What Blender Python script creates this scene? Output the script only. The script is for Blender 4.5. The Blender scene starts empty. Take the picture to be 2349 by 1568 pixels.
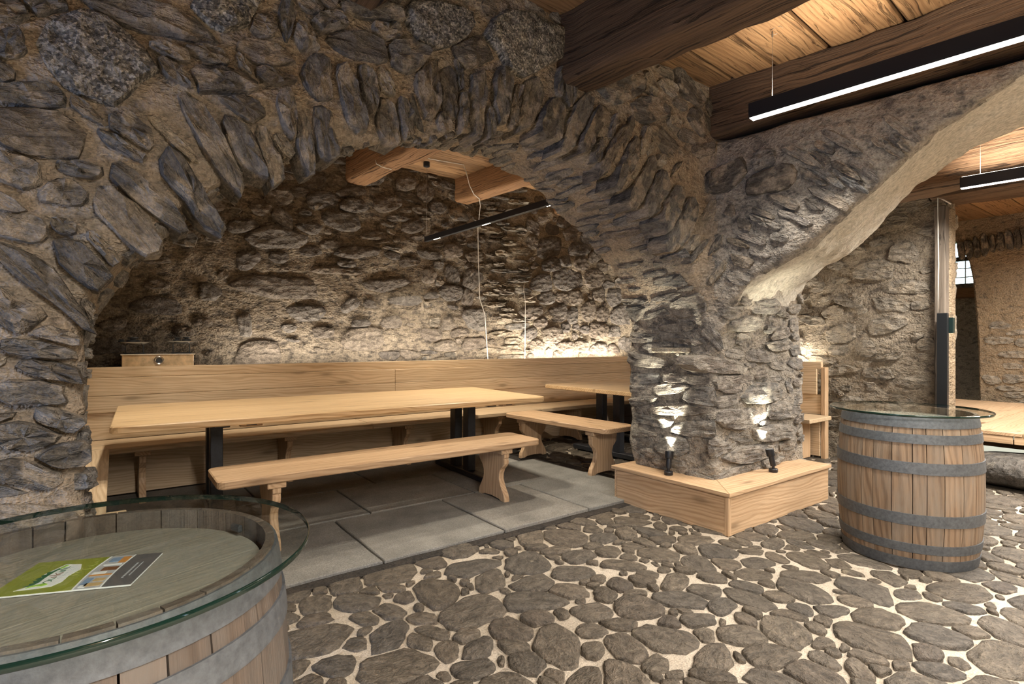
import bpy, bmesh, math, random
import numpy as np
from mathutils import Vector, Matrix

# ------------------------------------------------------------------ camera, world, exposure
sc = bpy.context.scene
COL = sc.collection
FW = np.array([.592, .806]); FW /= np.hypot(*FW); RT = np.array([FW[1], -FW[0]])
FPX, CX, HZ, CAMZ = 1238., 1174.5, 787., 1.2
cd = bpy.data.cameras.new('camera'); cam = bpy.data.objects.new('camera', cd); COL.objects.link(cam)
cam.location = (0, 0, CAMZ); cam.rotation_euler = (math.pi/2, 0, -math.atan2(FW[0], FW[1]))
cd.sensor_width = 36; cd.lens = FPX/2349*36; cd.shift_y = 3/2349; cd.clip_start = .02
sc.camera = cam
sc.view_settings.view_transform = 'Standard'; sc.view_settings.look = 'None'
sc.view_settings.exposure = 0.38; sc.view_settings.gamma = 1; sc.view_settings.use_curve_mapping = False
try:
    sc.cycles.use_denoising = True; sc.cycles.max_bounces = 6; sc.cycles.diffuse_bounces = 3; sc.cycles.glossy_bounces = 2
    sc.cycles.use_adaptive_sampling = True; sc.cycles.adaptive_threshold = .12; sc.cycles.adaptive_min_samples = 16
    sc.cycles.transparent_max_bounces = 12; sc.cycles.sample_clamp_indirect = 6
    sc.cycles.caustics_reflective = False; sc.cycles.caustics_refractive = False
except Exception: pass
world = bpy.data.worlds.new('world'); sc.world = world; world.use_nodes = True
wn = world.node_tree.nodes; sky = wn.new('ShaderNodeTexSky'); sky.sky_type = 'NISHITA'
sky.sun_elevation = math.radians(40); sky.sun_rotation = math.radians(200); sky.sun_disc = False
world.node_tree.links.new(sky.outputs[0], wn['Background'].inputs[0]); wn['Background'].inputs[1].default_value = .8

LEVEL = dict(strip=9., up=21., pendant=66., alcove_spot=64., ledge=6.4, pillar_spot=85., day=36.)

def area(name, loc, rot, sx, sy, power, color, parent=None, spread=180):
    l = bpy.data.lights.new(name, 'AREA'); l.shape = 'RECTANGLE'; l.size = sx; l.size_y = sy
    l.energy = power; l.color = color; l.spread = math.radians(spread)
    o = bpy.data.objects.new(name, l); COL.objects.link(o); o.location = loc; o.rotation_euler = rot
    if parent is not None: o.parent = parent
    return o
# daylight falling through an assumed, unseen window in the left wall of the main room
area('assumed_window_light', (-2.42, .95, .82), (0, math.radians(-90), 0), .8, 1.2, LEVEL['day'], (.36, .56, 1.0))

rnd = random.Random(7)
nrs = np.random.RandomState(3)

# ------------------------------------------------------------------ node materials
MATS = {}
class NT:
    def __init__(s, name):
        s.m = bpy.data.materials.new(name); s.m.use_nodes = True; s.t = s.m.node_tree
        s.t.nodes.clear(); s.out = s.t.nodes.new('ShaderNodeOutputMaterial'); MATS[name] = s.m
    def n(s, typ, ins=None, **kw):
        nd = s.t.nodes.new('ShaderNode'+typ)
        for k, v in kw.items(): setattr(nd, k, v)
        for k, v in (ins or {}).items():
            if isinstance(v, bpy.types.NodeSocket): s.t.links.new(v, nd.inputs[k])
            else: nd.inputs[k].default_value = v
        return nd
    def wp(s): return s.n('Attribute', attribute_name='wp').outputs['Vector']
    def scale(s, vec, sc_):
        return s.n('Mapping', {'Vector': vec, 'Scale': sc_}).outputs[0]
    def noise(s, vec, scale, detail=4, rough=.6, dist=0):
        return s.n('TexNoise', {'Vector': vec, 'Scale': scale, 'Detail': detail, 'Roughness': rough, 'Distortion': dist}).outputs[0]
    def ramp(s, fac, stops, interp='LINEAR'):
        r = s.n('ValToRGB', {'Fac': fac}); cr = r.color_ramp; cr.interpolation = interp
        while len(cr.elements) < len(stops): cr.elements.new(.5)
        for e, (p, c) in zip(cr.elements, stops):
            e.position = p; e.color = (*c, 1) if hasattr(c, '__len__') else (c, c, c, 1)
        return r.outputs[0]
    def mix(s, fac, a, b, mode='MIX'):
        nd = s.n('Mix', data_type='RGBA', blend_type=mode)
        for i, v in ((0, fac), (6, a), (7, b)):
            if isinstance(v, bpy.types.NodeSocket): s.t.links.new(v, nd.inputs[i])
            else: nd.inputs[i].default_value = (*v, 1) if hasattr(v, '__len__') else v
        return nd.outputs[2]
    def math(s, op, a, b=0.):
        return s.n('Math', {0: a, 1: b}, operation=op).outputs[0]
    def bump(s, h, dist, strength=1., normal=None):
        d = {'Height': h, 'Distance': dist, 'Strength': strength}
        if normal is not None: d['Normal'] = normal
        return s.n('Bump', d).outputs[0]
    def rand(s): return s.n('ObjectInfo').outputs['Random']
    def pos(s): return s.n('NewGeometry').outputs['Position']
    def bsdf(s, col, rough=.8, normal=None, **kw):
        d = {'Base Color': (*col, 1) if isinstance(col, tuple) else col, 'Roughness': rough}
        if normal is not None: d['Normal'] = normal
        d.update({k.replace('_', ' '): v for k, v in kw.items()})
        b = s.n('BsdfPrincipled', d)
        s.t.links.new(b.outputs[0], s.out.inputs[0]); return b

def stone_mat(name, cols, patch=(.30, .25, .19), patch_at=.60, streak=(7, 34, 34), speck=0., rough=.82, bdist=.02, facet=.9):
    t = NT(name); wp = t.wp()
    base = t.ramp(t.rand(), [(i/(len(cols)-1), c) for i, c in enumerate(cols)])
    st = t.noise(t.scale(wp, streak), 1.0, 4, .68, .6)
    fine = t.noise(wp, 90, 2, .7)
    big = t.noise(wp, 9, 2, .6)
    fac = t.n('TexVoronoi', {'Vector': t.scale(wp, (1., 1.6, 1.6)), 'Scale': 13.}).outputs['Distance']
    c = t.mix(1., base, t.ramp(st, [(.30, .42), (.55, 1.), (.75, 1.45)]), 'MULTIPLY')
    c = t.mix(.7, c, t.ramp(fine, [(.30, .55), (.7, 1.35)]), 'MULTIPLY')
    c = t.mix(t.ramp(big, [(patch_at, 0.), (patch_at+.09, .85)]), c, t.mix(1., patch, t.ramp(fine, [(.25, .6), (.75, 1.25)]), 'MULTIPLY'))
    if speck:
        v = t.n('TexVoronoi', {'Vector': wp, 'Scale': 130.}).outputs['Color']
        c = t.mix(speck, c, t.mix(1., c, t.ramp(v, [(.15, .35), (.5, 1.), (.85, 2.2)]), 'MULTIPLY'))
    h = t.math('ADD', t.math('MULTIPLY', st, 1.0), t.math('ADD', t.math('MULTIPLY', fine, .30), t.math('ADD', t.math('MULTIPLY', big, .6), t.math('MULTIPLY', fac, facet))))
    t.bsdf(c, rough, t.bump(h, bdist*1.6), Specular_IOR_Level=.35)
    return t.m

stone_mat('schist', [(.12,.105,.088), (.18,.158,.13), (.135,.130,.122), (.22,.18,.132), (.118,.102,.084), (.19,.173,.152), (.165,.134,.10)], patch_at=.50, patch=(.33,.275,.21))
stone_mat('granite', [(.21,.19,.155), (.18,.165,.145)], speck=.9, streak=(22, 22, 22), patch_at=.72)
stone_mat('flatstone', [(.255,.235,.208), (.305,.275,.23), (.215,.205,.188), (.28,.235,.19), (.24,.24,.232)], patch_at=.48, patch=(.37,.33,.275), streak=(5, 42, 42), bdist=.028)
stone_mat('roundstone', [(.16,.13,.105), (.20,.165,.13), (.125,.108,.095), (.185,.165,.145)], patch_at=.66, streak=(14, 20, 20))
stone_mat('palestone', [(.33,.285,.225), (.27,.235,.185), (.37,.32,.25), (.30,.265,.215)], patch_at=.47, patch=(.37,.31,.23), streak=(7, 26, 26), bdist=.03)
stone_mat('cobble', [(.098,.079,.058), (.13,.106,.078), (.093,.08,.065), (.117,.097,.074), (.145,.117,.086), (.088,.071,.055)], patch_at=.70, patch=(.27,.225,.16), streak=(17, 26, 26), rough=.7, bdist=.011, facet=.5)
stone_mat('darkstone', [(.10,.088,.074), (.085,.077,.068)], patch_at=.6, patch=(.17,.15,.12), streak=(8, 20, 20))
def slab_mat():
    t = NT('slab'); wp = t.wp(); base = t.ramp(t.rand(), [(0, (.20,.195,.178)), (.35, (.245,.235,.21)), (.7, (.185,.18,.166)), (1, (.225,.212,.188))])
    big = t.noise(wp, 3.5, 3, .6); fine = t.noise(wp, 140, 2, .7); mid = t.noise(wp, 28, 3, .65)
    c = t.mix(1., base, t.ramp(big, [(.3, .72), (.7, 1.22)]), 'MULTIPLY'); c = t.mix(.8, c, t.ramp(fine, [(.3, .6), (.7, 1.4)]), 'MULTIPLY')
    h = t.math('ADD', t.math('MULTIPLY', mid, .8), t.math('MULTIPLY', fine, .35))
    t.bsdf(c, .78, t.bump(h, .006), Specular_IOR_Level=.35)
slab_mat()

def mortar_mat(name, a, b, dark, dark_at=.30, bdist=.05, fine_scale=60):
    t = NT(name); p = t.pos()
    big = t.noise(p, 2.3, 3, .62); mid = t.noise(t.scale(p, (1, 1, 1.7)), 11, 4, .65); fine = t.noise(p, fine_scale, 2, .7)
    c = t.mix(t.ramp(big, [(.38, 0.), (.62, 1.)]), a, b)
    c = t.mix(t.ramp(mid, [(dark_at, 1.), (dark_at+.17, 0.)]), c, dark)
    c = t.mix(.8, c, t.ramp(fine, [(.28, .55), (.72, 1.3)]), 'MULTIPLY')
    h = t.math('ADD', t.math('MULTIPLY', mid, 1.), t.math('MULTIPLY', fine, .30))
    t.bsdf(c, .93, t.bump(h, bdist), Specular_IOR_Level=.2)
    return t.m
mortar_mat('mortar_warm', (.36,.285,.205), (.28,.24,.19), (.15,.13,.11))
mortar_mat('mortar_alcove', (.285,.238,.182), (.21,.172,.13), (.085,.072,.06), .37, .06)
mortar_mat('mortar_grey', (.36,.315,.255), (.29,.262,.22), (.12,.11,.10), .34)
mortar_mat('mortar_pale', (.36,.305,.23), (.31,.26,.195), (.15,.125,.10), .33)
mortar_mat('mortar_brown', (.34,.26,.17), (.29,.22,.145), (.14,.11,.08), .30)
mortar_mat('plaster', (.53,.49,.41), (.48,.445,.375), (.37,.34,.285), .25, .016, 40)
mortar_mat('lime_mortar', (.53,.46,.37), (.45,.385,.30), (.28,.235,.175), .28, .014, 150)
mortar_mat('soil', (.06,.05,.042), (.045,.04,.035), (.03,.028,.025), .3)

def wood_mat(name, light, dark, ring=(1.2, 26, 26), knots=.6, rough=.55, vary=.18, cracks=0., grey=None, bdist=.002, lines=1.):
    t = NT(name); wp = t.wp()
    warp = t.n('TexNoise', {'Vector': t.scale(wp, (1.6, 7, 7)), 'Scale': 1., 'Detail': 2.}).outputs['Color']
    v2 = t.mix(.08, wp, warp)
    g1 = t.noise(t.scale(v2, (ring[0], ring[1], ring[2])), 1., 3, .55, .4)
    w = t.n('TexWave', {'Vector': t.scale(v2, (.5, 14*lines, 14*lines)), 'Scale': 2.0, 'Distortion': 5.0, 'Detail': 1., 'Detail Scale': .3}, wave_type='BANDS', bands_direction='DIAGONAL').outputs['Fac']
    w = t.ramp(w, [(.35, 0.), (.95, 1.)])
    f = t.noise(t.scale(wp, (6, 260, 260)), 1., 2, .5)
    fac = t.math('ADD', t.math('MULTIPLY', g1, .70), t.math('MULTIPLY', w, .28))
    c = t.mix(t.ramp(fac, [(.22, 0.), (.80, 1.)]), light, dark)
    c = t.mix(.35, c, t.ramp(f, [(.3, .72), (.7, 1.18)]), 'MULTIPLY')
    if knots:
        vo = t.n('TexVoronoi', {'Vector': t.scale(wp, (2.1, 7.5, 7.5)), 'Scale': 1., 'Randomness': 1.}).outputs['Distance']
        k = t.ramp(vo, [(.07, 1.), (.17, .22), (.27, 0.)])
        c = t.mix(t.math('MULTIPLY', k, knots), c, tuple(x*.42 for x in dark))
    h = t.math('ADD', t.math('MULTIPLY', f, .5), g1)
    if cracks:
        cr = t.noise(t.scale(v2, (1.3, 38, 38)), 1., 5, .7, 1.0)
        cf = t.ramp(cr, [(.36, 1.), (.43, 0.)])
        c = t.mix(t.math('MULTIPLY', cf, cracks), c, tuple(x*.25 for x in dark))
        h = t.math('SUBTRACT', h, t.math('MULTIPLY', cf, 1.6))
    if grey:
        gz = t.noise(t.scale(wp, (3, 9, 9)), 1., 4, .6)
        c = t.mix(t.ramp(gz, [(.42, 0.), (.66, .85)]), c, grey)
    r = t.ramp(t.rand(), [(0, 1-vary), (1, 1+vary)])
    c = t.mix(1., c, r, 'MULTIPLY')
    t.bsdf(c, rough, t.bump(h, bdist), Specular_IOR_Level=.35)
    return t.m
wood_mat('larch', (.74,.575,.385), (.50,.345,.20), vary=.07, rough=.5, bdist=.0012)
wood_mat('larch_pink', (.65,.455,.28), (.40,.245,.13), vary=.07, rough=.55, bdist=.0012)
wood_mat('larch_table', (.74,.54,.315), (.44,.27,.125), vary=.04, rough=.38, bdist=.0008, ring=(.7, 24, 24), knots=.5)
wood_mat('old_beam', (.15,.09,.05), (.072,.042,.024), ring=(1.2, 42, 42), knots=.4, rough=.75, cracks=.8, bdist=.012)
wood_mat('warm_beam', (.33,.185,.09), (.20,.105,.05), ring=(1.2, 40, 40), knots=.4, rough=.7, cracks=.6, bdist=.01)
wood_mat('plank_old', (.36,.215,.105), (.20,.105,.048), ring=(1.1, 16, 16), knots=.75, rough=.6, vary=.28, cracks=.45, bdist=.005)
wood_mat('plank_dark', (.16,.095,.05), (.09,.05,.026), ring=(1.1, 16, 16), knots=.6, rough=.7, vary=.25, cracks=.5, bdist=.006)
wood_mat('oak_stave', (.30,.205,.13), (.12,.075,.045), ring=(1.2, 30, 30), knots=0, rough=.62, vary=.22, cracks=0, grey=(.235,.19,.145), bdist=.004, lines=.8)
wood_mat('oak_worn', (.135,.102,.078), (.08,.058,.043), ring=(1.2, 30, 30), knots=0, rough=.7, vary=.18, cracks=0, grey=(.12,.103,.088), bdist=.003, lines=.6)
wood_mat('oak_post', (.175,.143,.112), (.12,.095,.072), ring=(1.2, 20, 20), knots=.3, rough=.8, vary=.05, cracks=.4, bdist=.006)
wood_mat('oak_grey', (.28,.25,.195), (.18,.16,.125), ring=(1.2, 34, 34), knots=.1, rough=.7, vary=.03, cracks=0, grey=(.25,.235,.20), bdist=.002, lines=1.6)

def plain(name, col, rough=.5, metal=0., emit=None, strength=0., bump=0., scale=40.):
    t = NT(name); nrm = None; c = col
    if bump:
        nz = t.noise(t.pos(), scale, 4, .65)
        nrm = t.bump(nz, bump); c = t.mix(.75, col, t.ramp(nz, [(.3, .6), (.7, 1.4)]), 'MULTIPLY')
    kw = dict(Metallic=metal)
    if emit: kw['Emission_Color'] = (*emit, 1); kw['Emission_Strength'] = strength
    t.bsdf(c, rough, nrm, **kw); return t.m
plain('galvanised', (.105,.112,.12), .6, .3, bump=.0012, scale=55)
plain('rivet_steel', (.26,.27,.28), .45, .6)
plain('black_metal', (.012,.0125,.015), .42)
plain('dark_steel', (.022,.023,.027), .5, .2, bump=.0005)
plain('black_panel', (.006,.0075,.009), .4)
plain('green_plastic', (.003,.014,.012), .4)
plain('white_cord', (.62,.59,.53), .6)
plain('wire', (.45,.44,.42), .35, .6)
plain('led_white', (.9,.9,.9), .5, emit=(1., .95, .86), strength=LEVEL['strip'])
plain('led_up', (.9,.9,.9), .5, emit=(1., .88, .70), strength=6.)
plain('led_ledge', (.9,.9,.9), .5, emit=(1., .90, .76), strength=8.)
plain('led_dot', (.9,.9,.9), .5, emit=(1., .90, .74), strength=14.)
for _n in ('led_white', 'led_up', 'led_ledge', 'led_dot'): MATS[_n].cycles.emission_sampling = 'NONE'   # their light comes from the lamps' own light objects
plain('tray_metal', (.72,.70,.66), .22, .9)
plain('enamel', (.62,.45,.26), .4, bump=.001, scale=18)
plain('cream_enamel', (.78,.72,.62), .35)
plain('scale_iron', (.05,.055,.06), .5, .3)
plain('paper_green', (.25,.275,.03), .3)
plain('paper_green_light', (.36,.39,.10), .3)
plain('paper_grey', (.115,.108,.11), .3)
plain('paper_white', (.78,.78,.76), .3)
plain('paper_shade', (.42,.42,.43), .3)
plain('ink_green', (.03,.12,.05), .4)
plain('ink_lime', (.30,.52,.05), .4)
plain('ink_brown', (.17,.07,.03), .4)
plain('ink_orange', (.55,.24,.06), .4)
plain('ink_tan', (.50,.34,.16), .4)
plain('ink_blue', (.20,.28,.40), .4)
plain('window_wood', (.045,.033,.027), .6)
plain('foliage', (.07,.17,.035), .7)
def glass_mats():
    t = NT('glass_top')
    fr = t.math('MULTIPLY', t.n('Fresnel', {'IOR': 1.5}).outputs[0], t.math('SUBTRACT', 1., t.n('NewGeometry').outputs['Backfacing']))
    tr = t.n('BsdfTransparent', {'Color': (.955,.98,.97,1)}); gl = t.n('BsdfGlossy', {'Color': (1,1,1,1), 'Roughness': .0})
    mx = t.n('MixShader', {0: fr, 1: tr.outputs[0], 2: gl.outputs[0]}); t.t.links.new(mx.outputs[0], t.out.inputs[0])
    t = NT('glass_edge')
    fr = t.math('MULTIPLY', t.n('Fresnel', {'IOR': 1.5}).outputs[0], t.math('SUBTRACT', 1., t.n('NewGeometry').outputs['Backfacing']))
    tr = t.n('BsdfTransparent', {'Color': (.02,.07,.05,1)}); gl = t.n('BsdfGlossy', {'Color': (1,1,1,1), 'Roughness': .05})
    df = t.n('BsdfDiffuse', {'Color': (.006,.022,.016,1)})
    m0 = t.n('MixShader', {0: .6, 1: tr.outputs[0], 2: df.outputs[0]})
    mx = t.n('MixShader', {0: fr, 1: m0.outputs[0], 2: gl.outputs[0]}); t.t.links.new(mx.outputs[0], t.out.inputs[0])
    t = NT('window_glass')
    fr = t.math('MULTIPLY', t.n('Fresnel', {'IOR': 1.45}).outputs[0], t.math('SUBTRACT', 1., t.n('NewGeometry').outputs['Backfacing']))
    tr = t.n('BsdfTransparent', {'Color': (.95,.97,.97,1)}); gl = t.n('BsdfGlossy', {'Color': (1,1,1,1), 'Roughness': .02})
    mx = t.n('MixShader', {0: fr, 1: tr.outputs[0], 2: gl.outputs[0]}); t.t.links.new(mx.outputs[0], t.out.inputs[0])
glass_mats()

# ------------------------------------------------------------------ object helpers
def put(o, parent=None, **props):
    COL.objects.link(o)
    if parent is not None: o.parent = parent
    for k, v in props.items(): o[k] = v
    return o
def mesh_obj(name, verts, faces, mat, parent=None, wp=None, smooth=False, mats=None, fmat=None, **props):
    me = bpy.data.meshes.new(name); me.from_pydata([tuple(map(float, v)) for v in verts], [], [tuple(map(int, f)) for f in faces])
    if wp is not None:
        at = me.attributes.new('wp', 'FLOAT_VECTOR', 'POINT'); at.data.foreach_set('vector', np.asarray(wp, dtype=np.float32).ravel())
    for m in (mats or [mat]): me.materials.append(MATS[m])
    if fmat is not None: me.polygons.foreach_set('material_index', list(fmat))
    if smooth: me.polygons.foreach_set('use_smooth', [True]*len(me.polygons))
    me.update()
    return put(bpy.data.objects.new(name, me), parent, **props)
def empty(name, loc, rz=0, **props):
    o = bpy.data.objects.new(name, None); o.empty_display_size = .1; COL.objects.link(o)
    o.location = loc; o.rotation_euler = (0, 0, rz)
    for k, v in props.items(): o[k] = v
    return o
def thing(name, loc, label, cat, group=None, rz=0):
    p = dict(label=label, category=cat)
    if group: p['group'] = group
    return empty(name, loc, rz, **p)
def tag(o, label, cat, group=None):
    o['label'] = label; o['category'] = cat
    if group: o['group'] = group
    return o
AX = {'x': (0, 1, 2), 'y': (1, 0, 2), 'z': (2, 0, 1)}
def board(name, c, size, mat, parent=None, grain=None, bev=.004, rot=None, **props):
    """bevelled box centred at c; grain axis gives the texture's length direction"""
    sx, sy, sz = size
    if grain is None: grain = 'xyz'[int(np.argmax(size))]
    b = min(bev, .45*min(size))
    vs = []
    hx, hy, hz = sx/2, sy/2, sz/2
    for ix in (-1, 1):
        for iy in (-1, 1):
            for iz in (-1, 1):
                vs += [(ix*hx, iy*(hy-b), iz*(hz-b)), (ix*(hx-b), iy*hy, iz*(hz-b)), (ix*(hx-b), iy*(hy-b), iz*hz)]
    def I(ix, iy, iz, k): return ((ix*2+iy)*2+iz)*3+k
    fs = []
    for s in (0, 1):
        fx = [I(s,0,0,0), I(s,1,0,0), I(s,1,1,0), I(s,0,1,0)]; fs.append(fx if s else fx[::-1])
        fy = [I(0,s,0,1), I(0,s,1,1), I(1,s,1,1), I(1,s,0,1)]; fs.append(fy if s else fy[::-1])
        fz = [I(0,0,s,2), I(1,0,s,2), I(1,1,s,2), I(0,1,s,2)]; fs.append(fz if s else fz[::-1])
    for a in (0, 1):
        for d in (0, 1):
            fs.append([I(a,d,0,0), I(a,d,1,0), I(a,d,1,1), I(a,d,0,1)])
            fs.append([I(a,0,d,0), I(a,1,d,0), I(a,1,d,2), I(a,0,d,2)])
            fs.append([I(0,a,d,1), I(1,a,d,1), I(1,a,d,2), I(0,a,d,2)])
            for e in (0, 1): fs.append([I(a,d,e,0), I(a,d,e,1), I(a,d,e,2)])
    v = np.array(vs); ax = AX[grain]
    off = np.array([rnd.uniform(-20, 20) for _ in range(3)])
    wp = v[:, ax] + off
    if rot is not None: v = v @ np.array(Matrix.Rotation(rot[0], 3, rot[1])).T
    v = v + np.array(c)
    me = bpy.data.meshes.new(name); me.from_pydata([tuple(map(float, q)) for q in v], [], fs)
    bm = bmesh.new(); bm.from_mesh(me); bmesh.ops.recalc_face_normals(bm, faces=bm.faces); bm.to_mesh(me); bm.free()
    at = me.attributes.new('wp', 'FLOAT_VECTOR', 'POINT'); at.data.foreach_set('vector', wp.astype(np.float32).ravel())
    me.materials.append(MATS[mat])
    return put(bpy.data.objects.new(name, me), parent, **props)
def prism(name, outline, t, axis, c, mat, parent=None, grain='z', bev=.004, **props):
    """2-D outline extruded by t about c along axis x, y or z, with a bevelled rim"""
    n = len(outline); P = np.array(outline, float)
    d1 = np.roll(P, -1, 0)-P; d0 = P-np.roll(P, 1, 0)
    nn = np.stack([d1[:, 1], -d1[:, 0]], 1)/np.linalg.norm(d1, axis=1)[:, None]+np.stack([d0[:, 1], -d0[:, 0]], 1)/np.linalg.norm(d0, axis=1)[:, None]
    nn /= np.linalg.norm(nn, axis=1)[:, None]+1e-9
    if np.sum(P[:, 0]*np.roll(P[:, 1], -1)-np.roll(P[:, 0], -1)*P[:, 1]) < 0: nn = -nn
    b = min(bev, t*.4); Q = P-nn*b
    layers = [(Q, -t/2), (P, -t/2+b), (P, t/2-b), (Q, t/2)]
    v = []
    for L, h in layers:
        for a, b2 in L:
            v.append({'x': (h, a, b2), 'y': (a, h, b2), 'z': (a, b2, h)}[axis])
    f = [list(range(n))[::-1], list(range(3*n, 4*n))]
    for k in range(3):
        for i in range(n):
            j = (i+1) % n; f.append([k*n+i, k*n+j, (k+1)*n+j, (k+1)*n+i])
    v = np.array(v); wp = v[:, AX[grain]]+np.array([rnd.uniform(-20, 20) for _ in range(3)])
    me = bpy.data.meshes.new(name); me.from_pydata([tuple(map(float, q)) for q in v+np.array(c)], [], f)
    bm = bmesh.new(); bm.from_mesh(me); bmesh.ops.recalc_face_normals(bm, faces=bm.faces); bm.to_mesh(me); bm.free()
    at = me.attributes.new('wp', 'FLOAT_VECTOR', 'POINT'); at.data.foreach_set('vector', wp.astype(np.float32).ravel())
    me.materials.append(MATS[mat])
    return put(bpy.data.objects.new(name, me), parent, **props)
def lathe(name, prof, mat, parent=None, c=(0, 0, 0), seg=40, mtx=None, smooth=True, **props):
    v = []; f = []; n = len(prof)
    for i in range(seg):
        a = 2*math.pi*i/seg
        for r, z in prof: v.append((r*math.cos(a), r*math.sin(a), z))
    for i in range(seg):
        j = (i+1) % seg
        for k in range(n-1):
            f.append([i*n+k, j*n+k, j*n+k+1, i*n+k+1])
    v = np.array(v)
    wp = v.copy()
    if mtx is not None: v = v @ np.array(mtx.to_3x3()).T
    v = v+np.array(c)
    o = mesh_obj(name, v, f, mat, parent, wp, smooth, **props)
    bm = bmesh.new(); bm.from_mesh(o.data); bmesh.ops.remove_doubles(bm, verts=bm.verts, dist=1e-6); bmesh.ops.recalc_face_normals(bm, faces=bm.faces); bm.to_mesh(o.data); bm.free()
    if smooth: sharp(o)
    return o
def sharp(o, ang=35):
    me = o.data
    bm = bmesh.new(); bm.from_mesh(me)
    for e in bm.edges:
        if len(e.link_faces) == 2 and e.calc_face_angle(0) > math.radians(ang): e.smooth = False
    for f in bm.faces: f.smooth = True
    bm.to_mesh(me); bm.free()
def tube(name, pts, r, mat, parent=None, seg=6, **props):
    P = [Vector(p) for p in pts]; v = []; f = []
    for i, p in enumerate(P):
        t = (P[min(i+1, len(P)-1)]-P[max(i-1, 0)]).normalized()
        a = t.orthogonal().normalized() if abs(t.z) > .9 else t.cross(Vector((0, 0, 1))).normalized()
        b = t.cross(a)
        for k in range(seg):
            q = p+(a*math.cos(2*math.pi*k/seg)+b*math.sin(2*math.pi*k/seg))*r; v.append(tuple(q))
    for i in range(len(P)-1):
        for k in range(seg):
            k2 = (k+1) % seg; f.append([i*seg+k, i*seg+k2, (i+1)*seg+k2, (i+1)*seg+k])
    f += [list(range(seg))[::-1], list(range((len(P)-1)*seg, len(P)*seg))]
    return mesh_obj(name, v, f, mat, parent, np.array(v), True, **props)

# ------------------------------------------------------------------ implicit walls
LAT = nrs.rand(48, 48, 48).astype(np.float32)
def vnoise(x, y, z, s, o=0.):
    r = 0
    px, py, pz = x*s+o, y*s+o*1.7, z*s+o*.6
    ix = np.floor(px).astype(np.int32); iy = np.floor(py).astype(np.int32); iz = np.floor(pz).astype(np.int32)
    fx, fy, fz = (px-ix).astype(np.float32), (py-iy).astype(np.float32), (pz-iz).astype(np.float32)
    fx, fy, fz = fx*fx*(3-2*fx), fy*fy*(3-2*fy), fz*fz*(3-2*fz)
    ix %= 48; iy %= 48; iz %= 48; jx = (ix+1) % 48; jy = (iy+1) % 48; jz = (iz+1) % 48
    L = LAT
    a = L[ix, iy, iz]*(1-fx)+L[jx, iy, iz]*fx; b = L[ix, jy, iz]*(1-fx)+L[jx, jy, iz]*fx
    c = L[ix, iy, jz]*(1-fx)+L[jx, iy, jz]*fx; d = L[ix, jy, jz]*(1-fx)+L[jx, jy, jz]*fx
    return ((a*(1-fy)+b*fy)*(1-fz)+(c*(1-fy)+d*fy)*fz)-.5
class Poly2:
    """signed distance to a 2-D polygon, tabulated (negative inside)"""
    def __init__(s, pts, lo, hi, h=.02):
        s.lo = np.array(lo); s.h = h
        nx, ny = [int((hi[i]-lo[i])/h)+2 for i in (0, 1)]
        X, Y = np.meshgrid(lo[0]+h*np.arange(nx), lo[1]+h*np.arange(ny), indexing='ij')
        d = np.full(X.shape, 1e9); ins = np.zeros(X.shape, bool); n = len(pts)
        for i in range(n):
            (x0, y0), (x1, y1) = pts[i], pts[(i+1) % n]
            ex, ey = x1-x0, y1-y0; L = ex*ex+ey*ey+1e-12
            t = np.clip(((X-x0)*ex+(Y-y0)*ey)/L, 0, 1)
            d = np.minimum(d, (X-x0-t*ex)**2+(Y-y0-t*ey)**2)
            c = ((y0 > Y) != (y1 > Y)); xi = x0+(Y-y0)*ex/(ey if abs(ey) > 1e-12 else 1e-12)
            ins ^= c & (X < xi)
        s.g = (np.sqrt(d)*np.where(ins, -1, 1)).astype(np.float32); s.n = s.g.shape
    def __call__(s, a, b):
        u = np.clip((a-s.lo[0])/s.h, 0, s.n[0]-1.001); v = np.clip((b-s.lo[1])/s.h, 0, s.n[1]-1.001)
        i = u.astype(np.int32); j = v.astype(np.int32); fu = u-i; fv = v-j; g = s.g
        return (g[i, j]*(1-fu)+g[i+1, j]*fu)*(1-fv)+(g[i, j+1]*(1-fu)+g[i+1, j+1]*fu)*fv
def smax(a, b, k): h = np.clip(.5+.5*(a-b)/k, 0, 1); return b*(1-h)+a*h+k*h*(1-h)
def smin(a, b, k): return -smax(-a, -b, k)

A1F = [(-.075,-.6),(-.07,1.0),(-.065,1.2),(-.05,1.37),(.04,1.52),(.19,1.68),(.35,1.79),(.5,1.86),(.73,1.96),(.9,2.03),(1.08,2.09),(1.4,2.19),(1.7,2.27),(1.85,2.285),(2.0,2.265),(2.2,2.2),(2.48,2.10),(2.68,2.03),(2.94,1.87),(3.1,1.66),(3.22,1.45),(3.3,1.2),(3.31,-.6)]
A1B = [(-.12,-.6),(-.12,1.0),(-.1,1.3),(.2,1.75),(.55,2.02),(.94,2.22),(1.16,2.29),(1.39,2.34),(1.65,2.36),(1.9,2.345),(2.15,2.27),(2.33,2.2),(2.53,2.1),(2.74,1.95),(2.96,1.78),(3.15,1.56),(3.34,1.33),(3.42,1.05),(3.36,.7),(3.36,-.6)]
h2 = [(2.19,-.6),(2.16,1.15),(2.06,1.42),(1.9,1.62),(1.72,1.74),(1.6,1.80),(1.46,1.89),(1.33,2.0),(1.22,2.10),(1.08,2.23),(.95,2.33),(.78,2.42),(.6,2.49),(.3,2.57),(-.1,2.6)]
A2F = h2+[(-.2-y, z) for y, z in h2[-2::-1]]
h3 = [(2.24,-.6),(2.2,1.45),(2.12,1.66),(1.96,1.78),(1.79,1.88),(1.64,2.01),(1.51,2.15),(1.36,2.3),(1.19,2.41),(1.06,2.48),(.83,2.56),(.3,2.64),(-.1,2.66)]
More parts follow.
